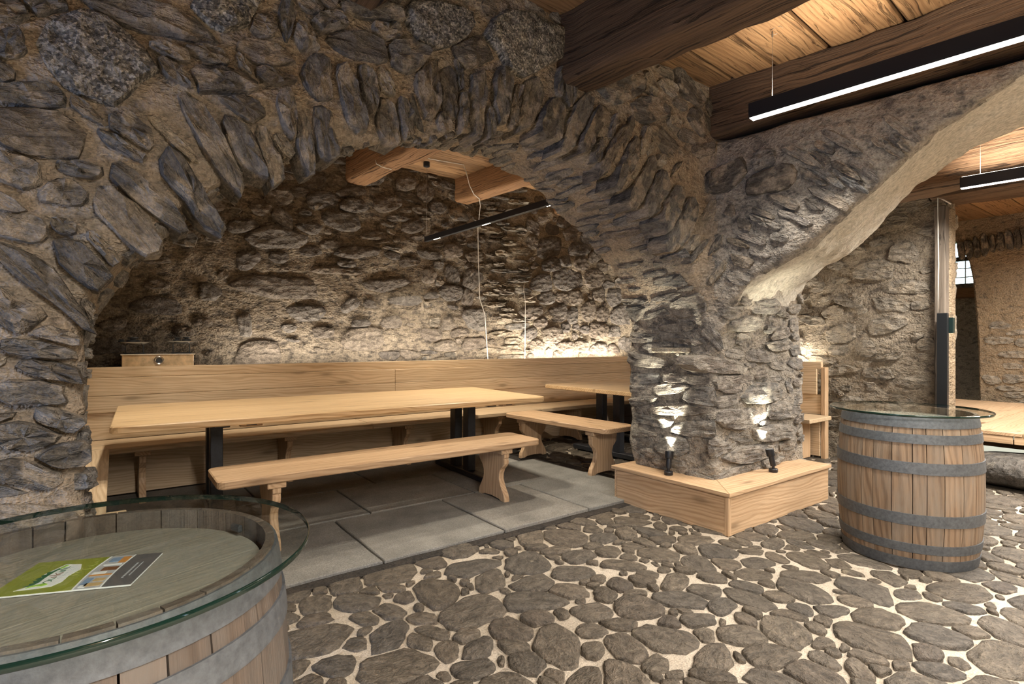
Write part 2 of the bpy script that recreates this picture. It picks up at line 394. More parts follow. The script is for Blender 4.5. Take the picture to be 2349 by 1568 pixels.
A2B = h3+[(-.2-y, z) for y, z in h3[-2::-1]]
p1f = Poly2(A1F, (-2.8, -.3), (5.2, 3.5)); p1b = Poly2(A1B, (-2.8, -.3), (5.2, 3.5))
p2f = Poly2(A2F, (-3.1, -.3), (3.1, 3.5)); p2b = Poly2(A2B, (-3.1, -.3), (3.1, 3.5))
def wcoord(x, y): return (x-3.3)*.992+(y-2.17)*.125
def sdfA(x, y, z):
    t = np.clip((y-2.17)/.63, 0, 1)
    op1 = p1f(x, z)*(1-t)+p1b(x, z)*t
    w1 = smax(smax(2.17-y, y-2.82, .05), smax(-2.7-x, x-4.5, .12), .07)
    w1 = smax(w1, -op1, .045)
    # the pier swells a little towards its foot
    px, py = np.abs(x-3.94)-.50, np.abs(y-2.57)-.26
    foot = np.sqrt(np.maximum(px, 0)**2+np.maximum(py, 0)**2)+np.minimum(np.maximum(px, py), 0)-(.12+.015*np.clip(.9-z, 0, 1)-.02*np.clip(z-.9, 0, .5))
    w1 = smin(w1, smax(foot, z-1.5, .1), .10)
    w = wcoord(x, y); tw = np.clip(w/1.18, 0, 1)
    op2 = p2f(y, z)*(1-tw)+p2b(y, z)*tw
    w2 = smax(smax(-w+.30*np.clip((z-2.57)/.05, 0, 1), w-1.19, .06), smax(y-2.8, -2.9-y, .05), .06)
    w2 = smax(w2, -op2, .05)
    return smin(w1, w2, .14)
PB = Poly2([(-.95,2.78),(-.5,2.78),(-.5,5.62),(3.70,5.66),(4.24,5.43),(6.13,5.41),(6.11,1.66),(6.5,1.66),(6.5,6.05),(-.95,6.05)], (-1.2, 1.2), (6.8, 6.3))
def sdfB(x, y, z): return PB(x, y)
def grad(f, p, e=.012):
    g = np.stack([f(*(p+np.eye(3)[i]*e).T)-f(*(p-np.eye(3)[i]*e).T) for i in range(3)], 1)/(2*e)
    return g
def surf_nets(f, lo, hi, h):
    n = [int(math.ceil((hi[i]-lo[i])/h))+1 for i in range(3)]
    X, Y, Z = np.meshgrid(*[(lo[i]+h*np.arange(n[i])).astype(np.float32) for i in range(3)], indexing='ij')
    V = f(X, Y, Z).astype(np.float32); S = V < 0
    cs = np.zeros(tuple(k-1 for k in n), np.int8)
    sl = lambda d, k: slice(d, k-1+d)
    for a in (0, 1):
        for b in (0, 1):
            for c in (0, 1): cs += S[sl(a, n[0]), sl(b, n[1]), sl(c, n[2])]
    act = (cs > 0) & (cs < 8); idx = np.argwhere(act)
    num = np.full(act.shape, -1, np.int32); num[act] = np.arange(len(idx))
    acc = np.zeros((len(idx), 3)); cnt = np.zeros(len(idx))
    C = [np.array(q) for q in [(0,0,0),(1,0,0),(0,1,0),(1,1,0),(0,0,1),(1,0,1),(0,1,1),(1,1,1)]]
    for a in range(8):
        for b in range(a+1, 8):
            if np.abs(C[a]-C[b]).sum() != 1: continue
            va = V[tuple((idx+C[a]).T)]; vb = V[tuple((idx+C[b]).T)]
            m = (va < 0) != (vb < 0); t = np.where(m, va/(va-vb+1e-12), 0)
            acc[m] += C[a]+t[m, None]*(C[b]-C[a]); cnt[m] += 1
    P = (idx+acc/cnt[:, None])*h+np.array(lo)
    F = []
    for ax in range(3):
        u, v = [(1, 2), (2, 0), (0, 1)][ax]
        s0 = [slice(None)]*3; s1 = [slice(None)]*3; s0[ax] = slice(0, -1); s1[ax] = slice(1, None)
        ch = S[tuple(s0)] != S[tuple(s1)]; neg = S[tuple(s0)]
        e = np.argwhere(ch); e = e[(e[:, u] > 0) & (e[:, v] > 0) & (e[:, u] < n[u]-1) & (e[:, v] < n[v]-1)]
        q = []
        for du, dv in ((1, 1), (0, 1), (0, 0), (1, 0)):
            k = e.copy(); k[:, u] -= du; k[:, v] -= dv; q.append(num[tuple(k.T)])
        q = np.stack(q, 1); fl = ~neg[tuple(e.T)]; q[fl] = q[fl][:, ::-1]; F.append(q)
    return P, np.concatenate(F)
def low(f, amp=1.):
    return lambda x, y, z: f(x, y, z)+amp*(.055*vnoise(x, y, z, 1.7)+.045*vnoise(x, y, z, 5.2, 3.1))
def noisy(f, amp=1.):
    def g(x, y, z):
        d = f(x, y, z)
        return d+amp*(.055*vnoise(x, y, z, 1.7)+.045*vnoise(x, y, z, 5.2, 3.1)+.032*vnoise(x, y, z, 12.5, 7.7))+.004
    return g
def split_mesh(P, F, region, defs):
    cen = P[F].mean(1); nrm = np.cross(P[F[:, 2]]-P[F[:, 0]], P[F[:, 3]]-P[F[:, 1]]); nrm /= np.linalg.norm(nrm, axis=1)[:, None]+1e-9
    reg, mi = region(cen, nrm); out = {}
    for k, (name, mats, props) in defs.items():
        m = reg == k
        if not m.any(): continue
        ff = F[m]; u, inv = np.unique(ff, return_inverse=True)
        me = bpy.data.meshes.new(name); me.vertices.add(len(u)); me.vertices.foreach_set('co', P[u].astype(np.float32).ravel())
        ff = inv.reshape(-1, 4); nf = len(ff)
        me.loops.add(nf*4); me.loops.foreach_set('vertex_index', ff.ravel().astype(np.int32))
        me.polygons.add(nf); me.polygons.foreach_set('loop_start', np.arange(0, nf*4, 4, dtype=np.int32))
        for q in mats: me.materials.append(MATS[q])
        me.polygons.foreach_set('material_index', mi[m].astype(np.int32)); me.polygons.foreach_set('use_smooth', np.ones(nf, bool))
        me.update(calc_edges=True); me.validate()
        out[k] = put(bpy.data.objects.new(name, me), None, kind='structure', **props)
    return out

# ---- body A: the two arches and the pier between them
def regionA(c, n):
    x, y, z = c.T; w = wcoord(x, y)
    r = np.zeros(len(c), int)                                            # 0 arch wall
    second = (y < 2.12) & (x > 3.0)
    r[second] = 2
    r[(x > 3.02) & (z < 1.5) & (y > 2.0)] = 1                            # 1 pier
    mi = np.zeros(len(c), int)
    op = p2f(y, z)*(1-np.clip(w/1.18, 0, 1))+p2b(y, z)*np.clip(w/1.18, 0, 1)
    mi[(r == 2) & (np.abs(op) < .10) & (w > .07+.05*np.sin(y*9)) & (n[:, 2] < -.10)] = 1
    return r, mi
PA, FA = surf_nets(noisy(sdfA), (-2.75, -2.95, -.06), (4.95, 2.98, 3.2), .03)
WA = split_mesh(PA, FA, regionA, {
    0: ('wall_front', ['mortar_warm'], dict(label='rough rubble stone wall with the wide arch opening on the benches')),
    1: ('wall_pillar', ['mortar_grey'], dict(label='thick rough stone pier between the two arches')),
    2: ('wall_right', ['mortar_grey', 'plaster'], dict(label='stone wall with a plastered arch over the right barrel'))})
PBm, FBm = surf_nets(noisy(sdfB, .9), (-1.0, 1.45, -.06), (6.6, 6.15, 3.3), .035)
def regionB(c, n):
    r = np.zeros(len(c), int); r[(c[:, 0] > 5.85) & (c[:, 1] < 5.15)] = 1; r[(c[:, 0] < -.35) & (c[:, 1] < 5.5)] = 2
    mi = np.zeros(len(c), int); mi[(c[:, 0] > 4.0) & (r == 0)] = 1
    return r, mi
WB = split_mesh(PBm, FBm, regionB, {
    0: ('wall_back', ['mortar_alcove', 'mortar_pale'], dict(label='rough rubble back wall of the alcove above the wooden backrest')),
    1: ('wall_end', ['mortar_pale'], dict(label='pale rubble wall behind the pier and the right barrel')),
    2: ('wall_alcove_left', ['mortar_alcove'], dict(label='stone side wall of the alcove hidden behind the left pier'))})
print('walls', len(FA), len(FBm))

# ------------------------------------------------------------------ stones set into the walls
CAM = np.array([0, 0, CAMZ])
def pix_ray(px, py):
    a = (np.asarray(px, float)-CX)/FPX; b = (HZ-np.asarray(py, float))/FPX
    v = np.stack([FW[0]+a*RT[0], FW[1]+a*RT[1], b], -1); return v/np.linalg.norm(v, axis=-1, keepdims=True)
def to_pix(p):
    d = p[:, :2]@FW; l = p[:, :2]@RT; d = np.maximum(d, .05)
    return CX+FPX*l/d, HZ-FPX*(p[:, 2]-CAMZ)/d
def trace(o, r, fs, tmax=9.):
    t = np.full(len(r), .25); which = np.zeros(len(r), int)
    for _ in range(90):
        p = o+r*t[:, None]; ds = np.stack([f(*p.T) for f in fs], 1); which = ds.argmin(1)
        t += np.clip(ds.min(1), -.02, .4)*.85
    d = np.stack([f(*(o+r*t[:, None]).T) for f in fs], 1).min(1)
    return t, which, np.abs(d) < .02
def project(f, p):
    for _ in range(3):
        d = f(*p.T); g = grad(f, p); gl = np.linalg.norm(g, axis=1)+1e-6; p = p-g/gl[:, None]*(d/gl)[:, None]
    return p
class Seeds:
    def __init__(s): s.k = 0; s._P, s._N, s._A = [np.zeros((4000, 3)) for _ in range(3)]; s._R = np.zeros((4000, 2)); s.meta = []
    P = property(lambda s: s._P[:s.k]); N = property(lambda s: s._N[:s.k]); A = property(lambda s: s._A[:s.k]); R = property(lambda s: s._R[:s.k])
    def add(s, p, n, a, ra, rb, meta):
        k = s.k; s._P[k] = p; s._N[k] = n; s._A[k] = a; s._R[k] = (ra, rb); s.meta.append(meta); s.k += 1
def ell(a, b, ra, rb, d):
    """radius of an ellipse (axes a, b) along directions d"""
    u = d@a; v = d@b; return 1/np.sqrt((u/ra)**2+(v/rb)**2+1e-9)
def hand(S, f, rows, fs, which, mat, proud):
    Dr = pix_ray([r[0] for r in rows], [r[1] for r in rows]); T_, WH, OK = trace(CAM, Dr, fs); PP = CAM+Dr*T_[:, None]; GG = grad(f, PP, .06)
    for i, r in enumerate(rows):
        cx, cy, L, W, ang = r[:5]; mt = r[5] if len(r) > 5 else mat
        if not OK[i] or WH[i] != which: continue
        d = Dr[i:i+1]; p = PP[i]; n = GG[i]/np.linalg.norm(GG[i])
        th = math.radians(ang)
        def onplane(qx, qy):
            e = pix_ray(qx, qy); return CAM+e*((p-CAM)@n)/(e@n)
        if abs(d[0]@n) < .12: continue
        a = onplane(cx+L*math.cos(th), cy+L*math.sin(th))-p; b = onplane(cx-W*math.sin(th), cy+W*math.cos(th))-p
        M = np.stack([a, b]); u, s_, vt = np.linalg.svd(M, full_matrices=False)   # principal axes of the mapped ellipse
        S.add(p, n, vt[0], min(s_[0], .5), min(max(s_[1], .02), .35), dict(mat=mt, proud=proud*rnd.uniform(.7, 1.3), rigid=True))
def fill(S, f, P, F, fs, which, style, tries, seed):
    r = np.random.RandomState(seed)
    cen = P[F].mean(1); ar = np.linalg.norm(np.cross(P[F[:, 2]]-P[F[:, 0]], P[F[:, 3]]-P[F[:, 1]]), axis=1)
    px, py = to_pix(cen); dep = cen[:, :2]@FW
    ok = (px > -160) & (px < 2510) & (py > -140) & (py < 1710) & (dep > .5)
    cand = np.flatnonzero(ok); pick = r.choice(cand, tries, p=ar[cand]/ar[cand].sum())
    p = cen[pick]+r.uniform(-.015, .015, (tries, 3)); p = project(f, p); g = grad(f, p, .05); n = g/np.linalg.norm(g, axis=1)[:, None]
    vis = np.zeros(tries, bool)
    for off in (0, .55, -.55):
        o = CAM+np.array([RT[0]*off, RT[1]*off, 0]); v = p-o; dist = np.linalg.norm(v, axis=1); d = v/dist[:, None]
        free = np.einsum('ij,ij->i', d, n) < -.03
        for q in np.linspace(.06, .985, 24): free &= np.minimum(fs[0](*(o+v*q).T), fs[1](*(o+v*q).T)) > -.03
        vis |= free
    p, n = p[vis], n[vis]
    for i in range(len(p)):
        st = style(p[i], n[i], r)
        if st is None: continue
        a, ra, rb, meta, sep = st
        a = a-n[i]*(a@n[i]); la = np.linalg.norm(a)
        if la < 1e-3: continue
        a = a/la; b = np.cross(n[i], a)
        if S.k:
            Q = S.P; D = Q-p[i]; dd = np.linalg.norm(D, axis=1); near = dd < .9
            if near.any():
                u = D[near]/(dd[near][:, None]+1e-9)
                r1 = ell(a, b, ra, rb, u)
                A = S.A[near]; N = S.N[near]; B = np.cross(N, A); R = S.R[near]
                uu = np.einsum('ij,ij->i', u, A); vv = np.einsum('ij,ij->i', u, B)
                r2 = 1/np.sqrt((uu/R[:, 0])**2+(vv/R[:, 1])**2+1e-9)
                same = np.einsum('ij,j->i', N, n[i]) > .2
                if (same & (dd[near] < sep*(r1+r2))).any(): continue
        S.add(p[i], n[i], a, ra, rb, meta)
def build_stones(S, f, owner, name='stone', gap=.008, N=14, limit=300, floorlike=False, grow=1.12):
    P = np.array(S.P); NN = np.array(S.N); A = np.array(S.A); R = np.array(S.R); B = np.cross(NN, A)
    jobs = []
    for i in range(len(P)):
        n, a, b = NN[i], A[i], B[i]; ra, rb = R[i]; m = S.meta[i]; rr = random.Random(i*31+len(P))
        M = 28; ph = rr.uniform(0, 6.28); ex = rr.uniform(2.2, 3.0) if floorlike else rr.uniform(2.4, 4.5); poly = []
        k1, k2, k3 = rr.uniform(.04, .13), rr.uniform(.02, .08), rr.uniform(0, 6.28)
        for k in range(M):
            th = 2*math.pi*k/M; c_, s_ = math.cos(th), math.sin(th)
            q = (abs(c_)**ex+abs(s_)**ex)**(-1/ex)*(1+k1*math.sin(2*th+ph)+k1*math.sin(3*th+k3)+k2*math.sin(5*th+ph*2))
            poly.append(np.array([c_*q*ra*grow, s_*q*rb*grow]))
        D = P-P[i]; dd = np.linalg.norm(D, axis=1)
        for j in np.flatnonzero((dd > 1e-6) & (dd < (ra+R[:, 0].max())*1.3)):
            if NN[j]@n < .2: continue
            e = np.array([D[j]@a, D[j]@b]); L = np.linalg.norm(e)
            if L < 1e-5: continue
            u = e/L; u3 = a*u[0]+b*u[1]
            ri = 1/math.sqrt((u[0]/ra)**2+(u[1]/rb)**2); rj = float(ell(A[j], B[j], R[j][0], R[j][1], u3))
            if L > (ri+rj)*grow*1.4 and L > (ra+R[j][0]): continue
            # separating line: normal leans to the metric of the stone, so long stones keep long edges
            g = np.array([u[0]/ra**2, u[1]/rb**2]); g /= np.linalg.norm(g)
            gj = A[j]*(u3@A[j])/R[j][0]**2+B[j]*(u3@B[j])/R[j][1]**2; gj2 = np.array([gj@a, gj@b]); gj2 /= np.linalg.norm(gj2)+1e-9
            nm = g+gj2; nm /= np.linalg.norm(nm)+1e-9
            lim = (e*ri/(ri+rj))@nm-gap/2
            out = []
            for k in range(len(poly)):
                p0, p1 = poly[k], poly[(k+1) % len(poly)]; d0, d1 = p0@nm-lim, p1@nm-lim
                if d0 <= 0: out.append(p0)
                if (d0 <= 0) != (d1 <= 0): out.append(p0+(p1-p0)*d0/(d0-d1))
            poly = out
            if len(poly) < 3: break
        if len(poly) < 3: continue
        q = np.array(poly); seg = np.linalg.norm(np.roll(q, -1, 0)-q, axis=1); cum = np.concatenate([[0], np.cumsum(seg)]); tot = cum[-1]
        if tot < .05: continue
        qq = np.vstack([q, q[:1]]); tt = (np.arange(N)+rr.random()*.5)/N*tot
        q = np.stack([np.interp(tt, cum, qq[:, k]) for k in (0, 1)], 1)
        sw = .16 if floorlike else .08
        q = q*(1-2*sw)+sw*(np.roll(q, 1, 0)+np.roll(q, -1, 0))
        q = q*(1+np.array([[rr.uniform(-.07, .07)] for _ in range(N)]))
        c = q.mean(0); ext = q.max(0)-q.min(0)
        if min(ext) < .02: continue
        pr = m['proud']; sm = min(ext)
        tilt = (rr.uniform(-.12, .12), rr.uniform(-.16, .16))
        rings = [(1.03, -.035), (1.0, pr*.35), (.90, pr*.85), (.62, pr*1.02)] if floorlike else [(1.03, -.04), (1.0, pr*.6), (.93, pr*1.0), (.55, pr*1.08)]
        V = []; W = []
        for s_, h_ in rings:
            for k in range(N):
                v = c+(q[k]-c)*s_*(1+(rr.uniform(-.07, .05) if s_ < .95 and not floorlike else 0))
                hh = h_ if h_ < 0 else h_*(1+.38*rr.uniform(-1, 1)*(0 if floorlike else 1))+ (tilt[0]*(v-c)[0]+tilt[1]*(v-c)[1])*(.5 if not floorlike else .12)
                V.append((v, hh))
        V.append((c, pr*1.05))
        pts2 = np.array([v for v, _ in V]); hs = np.array([h for _, h in V])
        base = P[i]+pts2[:, :1]*a+pts2[:, 1:2]*b
        jobs.append([base, hs, n, np.concatenate([pts2, hs[:, None]], 1)+np.array([rr.uniform(-30, 30) for _ in range(3)]), N, m, sm*max(ext)])
    if not jobs: return 0
    allp = np.concatenate([j[0] for j in jobs]); prj = project(low(f), project(f, allp.copy())) if f else allp
    if f:
        gn = grad(f, prj, .04); gn /= np.linalg.norm(gn, axis=1)[:, None]+1e-9
        move = np.linalg.norm(prj-allp, axis=1)
    k = 0
    dist = []; keep = []
    for j in jobs:
        L = len(j[0])
        if f:
            ok = move[k:k+L].max() < .17 and (gn[k:k+L]@j[2]).min() > -.25
            nl = gn[k:k+L]*.7+j[2]*.3; nl /= np.linalg.norm(nl, axis=1)[:, None]+1e-9
            j[0] = prj[k:k+L]+j[1][:, None]*nl
            if j[5].get('rigid') and j[2][1] < -.85:      # arch stones keep their own plane and may jut past the edge
                h_ = j[1].copy(); h_[:j[4]] = -.13
                pl = j[3][:, :2]-j[3][-1:, :2]
                j[0] = allp[k:k+L]+(prj[k+L-1]-allp[k+L-1])@j[2]*j[2]+h_[:, None]*j[2]; ok = True
            k += L
            if not ok: continue
        else: j[0] = prj[k:k+L]+j[1][:, None]*j[2]; k += L
        keep.append(j)
        c = j[0].mean(0); dist.append(-j[6]/max((c-CAM)@(c-CAM), .2))
    jobs = keep
    order = np.argsort(dist); rest = {}; used = {}
    for q in order:
        pts, hs, n, wp, N_, m, _ = jobs[q]; fs_ = []
        own = m.get('owner', owner); used[own] = used.get(own, 0)+1
        for r_ in range(3):
            for k in range(N_):
                k2 = (k+1) % N_; fs_.append([r_*N_+k, r_*N_+k2, (r_+1)*N_+k2, (r_+1)*N_+k])
        fs_ += [[3*N_+k, 3*N_+(k+1) % N_, 4*N_] for k in range(N_)]
        if used[own] <= limit:
            c = pts.mean(0); o = mesh_obj(name, pts-c, fs_, m['mat'], own, wp, True); o.location = c
            if m['mat'] not in ('cobble', 'roundstone'): sharp(o, 34)
        else: rest.setdefault(own, []).append((pts, fs_, wp, m['mat']))
    for own, rs in rest.items():
        v = np.concatenate([r[0] for r in rs]); w = np.concatenate([r[2] for r in rs]); off = 0; ff = []
        for pts, fs_, _, _ in rs: ff += [[i+off for i in q] for q in fs_]; off += len(pts)
        mesh_obj('small_'+name+'s', v, ff, rs[0][3], own, w, True, kind='stuff')
    return len(jobs)
# rows: centre x, centre y, half length, half width, angle (clockwise) as measured on the wall seen from the doorway
FACE = [(227,133,128,84,30,'granite'),(352,48,175,36,16),(530,30,76,42,5,'granite'),(658,46,52,20,100),(110,16,50,20,4),(22,25,46,24,20),(18,107,44,28,10),
 (76,220,80,26,8),(100,318,114,50,8),(41,393,58,34,15),(148,450,54,28,-8),(51,525,56,30,10),(388,127,50,14,18),(475,133,46,14,18),(622,128,74,26,14),
 (408,180,54,18,40),(515,200,86,33,12),(300,306,64,22,33),(275,337,72,13,28),(480,311,142,28,58),(490,449,46,36,60),(424,428,110,27,55),(316,440,124,25,35),
 (561,332,72,34,62),(612,337,86,22,70),(292,508,92,36,48),(250,587,100,19,50),(189,607,66,38,40),(150,525,30,16,20),(133,663,128,36,38),(30,715,78,34,30),
 (658,250,82,20,75),(700,326,76,19,78),(744,306,62,21,80),(723,172,64,30,75),(830,107,108,29,22),(870,30,80,22,12),(1006,50,86,55,10,'granite'),(1205,100,90,66,20,'granite'),
 (890,70,30,22,20),(803,233,78,22,72),(849,205,58,19,78),(891,275,56,24,70),(985,200,72,27,85),(930,275,46,17,78),(1031,214,62,19,82),(1063,252,48,14,96),
 (1096,230,76,16,90),(1151,214,66,18,95),(1182,240,52,12,98),(1215,232,70,24,105),(1266,275,48,27,97),(1318,283,72,21,115),(1352,297,56,17,120),(1213,312,40,14,130),
 (1395,345,52,14,118),(1430,375,60,15,118),(1470,420,62,17,116),(1505,440,62,17,114),(1540,470,62,18,114),(1562,520,60,20,112),(1420,200,60,40,15),(1480,250,50,32,10),
 (90,800,85,18,6),(120,850,70,20,10),(70,900,80,26,0),(130,960,62,22,14),(60,1000,70,30,4),(150,1040,58,26,-6),(60,1090,80,30,6),(130,770,60,16,18),(560,250,70,26,40),
 (640,190,58,16,20),(700,90,40,22,60),(760,60,40,20,20),(930,130,60,34,10),(1090,120,46,34,15),(600,60,36,20,30),(190,395,60,16,14),(200,700,70,16,55)]
BACK = [(595,810,50,25,0),(837,776,43,24,0),(701,718,46,16,2),(885,652,44,13,-10),(640,657,92,22,2),(629,541,82,24,3),(783,504,43,22,10),(708,524,28,12,8),(646,500,30,17,40),
 (721,415,22,18,0),(640,449,30,18,10),(738,459,32,20,4),(810,473,28,15,0),(888,466,30,18,5),(806,440,30,10,0),(820,578,48,13,0),(796,606,20,8,0),(711,575,22,12,0),(568,596,25,18,0),
 (803,698,20,13,-45),(561,745,27,13,80),(742,762,22,12,0),(898,739,22,12,0),(827,742,20,8,0),(990,766,22,14,0),(1024,793,25,12,0),(895,815,22,10,0),(939,813,20,10,0),(983,633,18,14,90),
 (1035,630,20,16,90),(1082,640,22,18,90),(1035,671,25,18,0),(1072,681,18,14,90),(1096,732,28,25,0),(1089,589,18,14,0),(1038,575,18,14,0),(663,752,16,9,-10),(480,670,26,16,10),
 (420,760,24,11,4),(465,740,20,10,5),(510,632,10,9,0),(260,745,26,13,-8),(780,620,60,8,3),(940,600,24,10,0),(985,585,26,9,10),(930,690,30,10,-4),(640,590,20,12,0),(860,540,28,10,4),
 (945,520,24,14,-10),(1010,540,20,14,0),(1060,530,20,16,0),(600,480,26,12,4),(560,520,34,14,4),(760,560,26,9,2),(850,410,28,14,0),(930,420,22,16,0),(975,440,18,22,0),(690,440,20,12,0)]
ROUND = [(1261,569,32,24,-40),(1303,641,34,23,4),(1362,637,22,21,0),(1266,605,20,16,0),(1241,649,25,20,0),(1318,680,17,16,90),(1376,676,14,12,90),(1412,680,19,18,90),(1353,714,21,17,90),
 (1314,722,18,14,90),(1427,722,27,20,0),(1383,722,18,14,90),(1280,718,20,18,0),(1370,756,28,18,-6),(1265,768,22,16,0),(1295,795,20,12,0),(1376,798,25,12,0),(1333,793,16,11,0),(1437,790,16,15,0),
 (1326,572,22,15,10),(1330,603,15,14,0),(1295,599,12,12,0),(1314,534,20,18,0),(1253,683,20,15,0),(1295,683,18,12,0),(1395,653,12,8,0),(1219,718,22,16,0),(1345,756,12,9,0),(1410,760,14,12,0),
 (1405,800,14,10,0),(1238,740,14,11,0),(1455,750,12,12,0),(1360,590,14,12,0),(1380,610,12,12,0),(1340,545,14,12,40),(1295,510,16,12,30)]
PIER = [(1575,700,44,26,-8),(1560,640,60,12,-4),(1560,750,52,10,-4),(1570,870,60,14,4),(1620,910,60,20,2),(1560,940,60,12,-3),(1600,985,70,18,2),(1640,1030,80,22,0),(1560,1020,50,20,4),(1540,890,40,12,-10),
 (1690,880,36,20,-12),(1750,900,40,22,-8),(1660,840,60,16,10),(1700,960,46,22,-6),(1770,990,44,20,-6),(1790,940,36,18,-4),(1550,580,60,10,-6),(1640,780,50,20,30),(1730,1040,60,18,-8)]
SA = Seeds(); SB = Seeds(); FS = [sdfA, sdfB]
hand(SA, sdfA, FACE, FS, 0, 'schist', .032)
hand(SA, sdfA, PIER, FS, 0, 'flatstone', .02)
hand(SB, sdfB, BACK, FS, 1, 'roundstone', .022)
hand(SB, sdfB, ROUND, FS, 1, 'roundstone', .015)
UP = np.array([0, 0, 1.])
def styleA(k):
    s = [1., .62, .40][k]
    def st(p, n, r):
        x, y, z = p; w = wcoord(x, y)
        if y > 2.9 or n[1] > .5: return None
        P2 = np.array([y]), np.array([z])
        if x > 3.02 and y < 2.12 and not (z < 1.5 and y > 2.0):
            op = float(p2f(*P2)[0])
            if n[2] < -.12 and w > .06: return None
            if w > .3 or z > 2.38: return None
            if op < .42:
                a = np.array([-.125*(y+.1), .992*(y+.1), z-.9]); ra, rb = r.uniform(.12, .22)*s, r.uniform(.028, .05)*max(s, .6)
                if op < ra*.92 or (k == 0 and op > ra*1.15): return None
            else: a = np.array([.125, -.99, r.uniform(-.25, .25)]); ra, rb = r.uniform(.10, .2)*s, r.uniform(.06, .12)*s
            return a, ra, rb, dict(mat='schist' if r.rand() < .6 else 'flatstone', proud=r.uniform(.01, .03)), r.uniform(.86, 1.05)
        if x > 3.02 and z < 1.5 and y > 2.0:
            a = np.cross(n, UP)+UP*r.uniform(-.16, .16)
            return a, r.uniform(.12, .26)*s, r.uniform(.028, .065)*max(s, .55), dict(mat='flatstone', proud=r.uniform(.003, .021)), r.uniform(.88, 1.25)
        if n[1] < -.62:
            op = float(p1f(np.array([x]), np.array([z]))[0]); rig = False
            if op < .40 and z > 1.15:
                a = np.array([x-1.65, 0, z-.55]); ra, rb = r.uniform(.11, .22)*s, r.uniform(.026, .055)*max(s, .6)
                if op < ra*.72: return None
                rig = True
            elif x < .1 and z < 1.35: a = np.array([1., 0, r.uniform(-.25, .25)]); ra, rb = r.uniform(.09, .2)*s, r.uniform(.025, .06)*max(s, .6)
            else: a = np.array([1., 0, r.uniform(-.6, .2)]); ra, rb = r.uniform(.08, .2)*s, r.uniform(.04, .10)*s
            return a, ra, rb, dict(mat='schist' if r.rand() < .75 else 'palestone', proud=r.uniform(.006, .03), rigid=rig), r.uniform(.92, 1.25)
        if k == 0 and r.rand() < .5: return None
        a = np.array([0, 1., 0]) if n[2] < -.35 else np.array([-n[1], n[0], 0])
        return a, r.uniform(.10, .22)*s, r.uniform(.02, .045)*max(s, .6), dict(mat='flatstone', proud=r.uniform(.004, .02)), r.uniform(.95, 1.5)
    return st
def styleB(k):
    s = [1., .66, .45][k]
    def st(p, n, r):
        x, y, z = p
        if x > 5.7 and y < 5.2:
            if z < .3: return None
            return np.array([0, 1., r.uniform(-.25, .25)]), r.uniform(.09, .18)*s, r.uniform(.045, .095)*s, dict(mat='palestone', proud=r.uniform(.004, .026)), r.uniform(1.02, 1.6)
        if x < -.3 and y < 5.4 or z < .8: return None
        if 3.68 < x < 4.28: return np.cross(n, UP)+UP*r.uniform(-.1, .1), r.uniform(.10, .2)*s, r.uniform(.018, .04)*max(s, .6), dict(mat='palestone' if r.rand() < .6 else 'flatstone', proud=r.uniform(.01, .035)), .95
        if x > 4.25: return np.array([1., 0, r.uniform(-.6, .6)]), r.uniform(.07, .12)*s, r.uniform(.055, .09)*s, dict(mat='roundstone', proud=r.uniform(.006, .016)), r.uniform(1.0, 1.12)
        dense = min(max((z-1.9)/.5, 0), 1)+(.6 if x > 2.9 else 0)
        if r.rand() > .35+.6*dense: return None
        return np.array([1., 0, r.uniform(-.2, .2)]), r.uniform(.07, .18)*s, r.uniform(.03, .075)*s, dict(mat='roundstone' if r.rand() < .7 else 'schist', proud=r.uniform(.004, .028)), r.uniform(1.0, 1.25) if dense > .4 else r.uniform(1.2, 2.1)
    return st
for k, tr in ((0, 2600), (1, 3600), (2, 4500)):
    fill(SA, sdfA, PA, FA, FS, 0, styleA(k), tr, 11+k)
    fill(SB, sdfB, PBm, FBm, FS, 1, styleB(k), tr, 51+k)
for S, W, reg in ((SA, WA, regionA), (SB, WB, regionB)):
    r_, _ = reg(np.array(S.P), np.array(S.N))
    for m_, q in zip(S.meta, r_): m_['owner'] = W[q]
print('stones A', build_stones(SA, sdfA, None), 'B', build_stones(SB, sdfB, None))

# ------------------------------------------------------------------ floor: mortar bed, cobbles, slabs
def heightgrid(name, x0, x1, y0, y1, h, fz, mat, parent=None, **props):
    nx, ny = int((x1-x0)/h)+1, int((y1-y0)/h)+1
    X, Y = np.meshgrid(np.linspace(x0, x1, nx), np.linspace(y0, y1, ny), indexing='ij'); Z = fz(X, Y)
    v = np.stack([X, Y, Z], -1).reshape(-1, 3); i = np.arange((nx-1)*ny).reshape(nx-1, ny)[:, :-1].ravel()
    f = np.stack([i, i+ny, i+ny+1, i+1], 1)
    return mesh_obj(name, v, f.tolist(), mat, parent, v, True, **props)
floor = heightgrid('floor', -2.7, 6.6, -3.7, 5.8, .03, lambda x, y: .012*vnoise(x, y, x*0+.3, 3.)+.010*vnoise(x, y, x*0+.7, 9.)+.008*vnoise(x, y, x*0+.2, 21.)-.006, 'lime_mortar', kind='structure', label='cobbled cellar floor set in pale mortar')
bed = board('floor_bed', (1.5, 4.135, .002), (4.2, 2.90, .02), 'soil', None, kind='structure', label='dark bedding under the alcove paving')
SF = Seeds(); rf = np.random.RandomState(77)
def floor_ok(x, y):
    if y > 2.70 and x < 3.42: return False
    if y > 2.70 and x < 3.52 and y < 3.5: return False
    if 3.10 < x < 4.42 and 1.93 < y < 2.9: return False
    if y > 5.4 or x > 6.1: return False
    return True
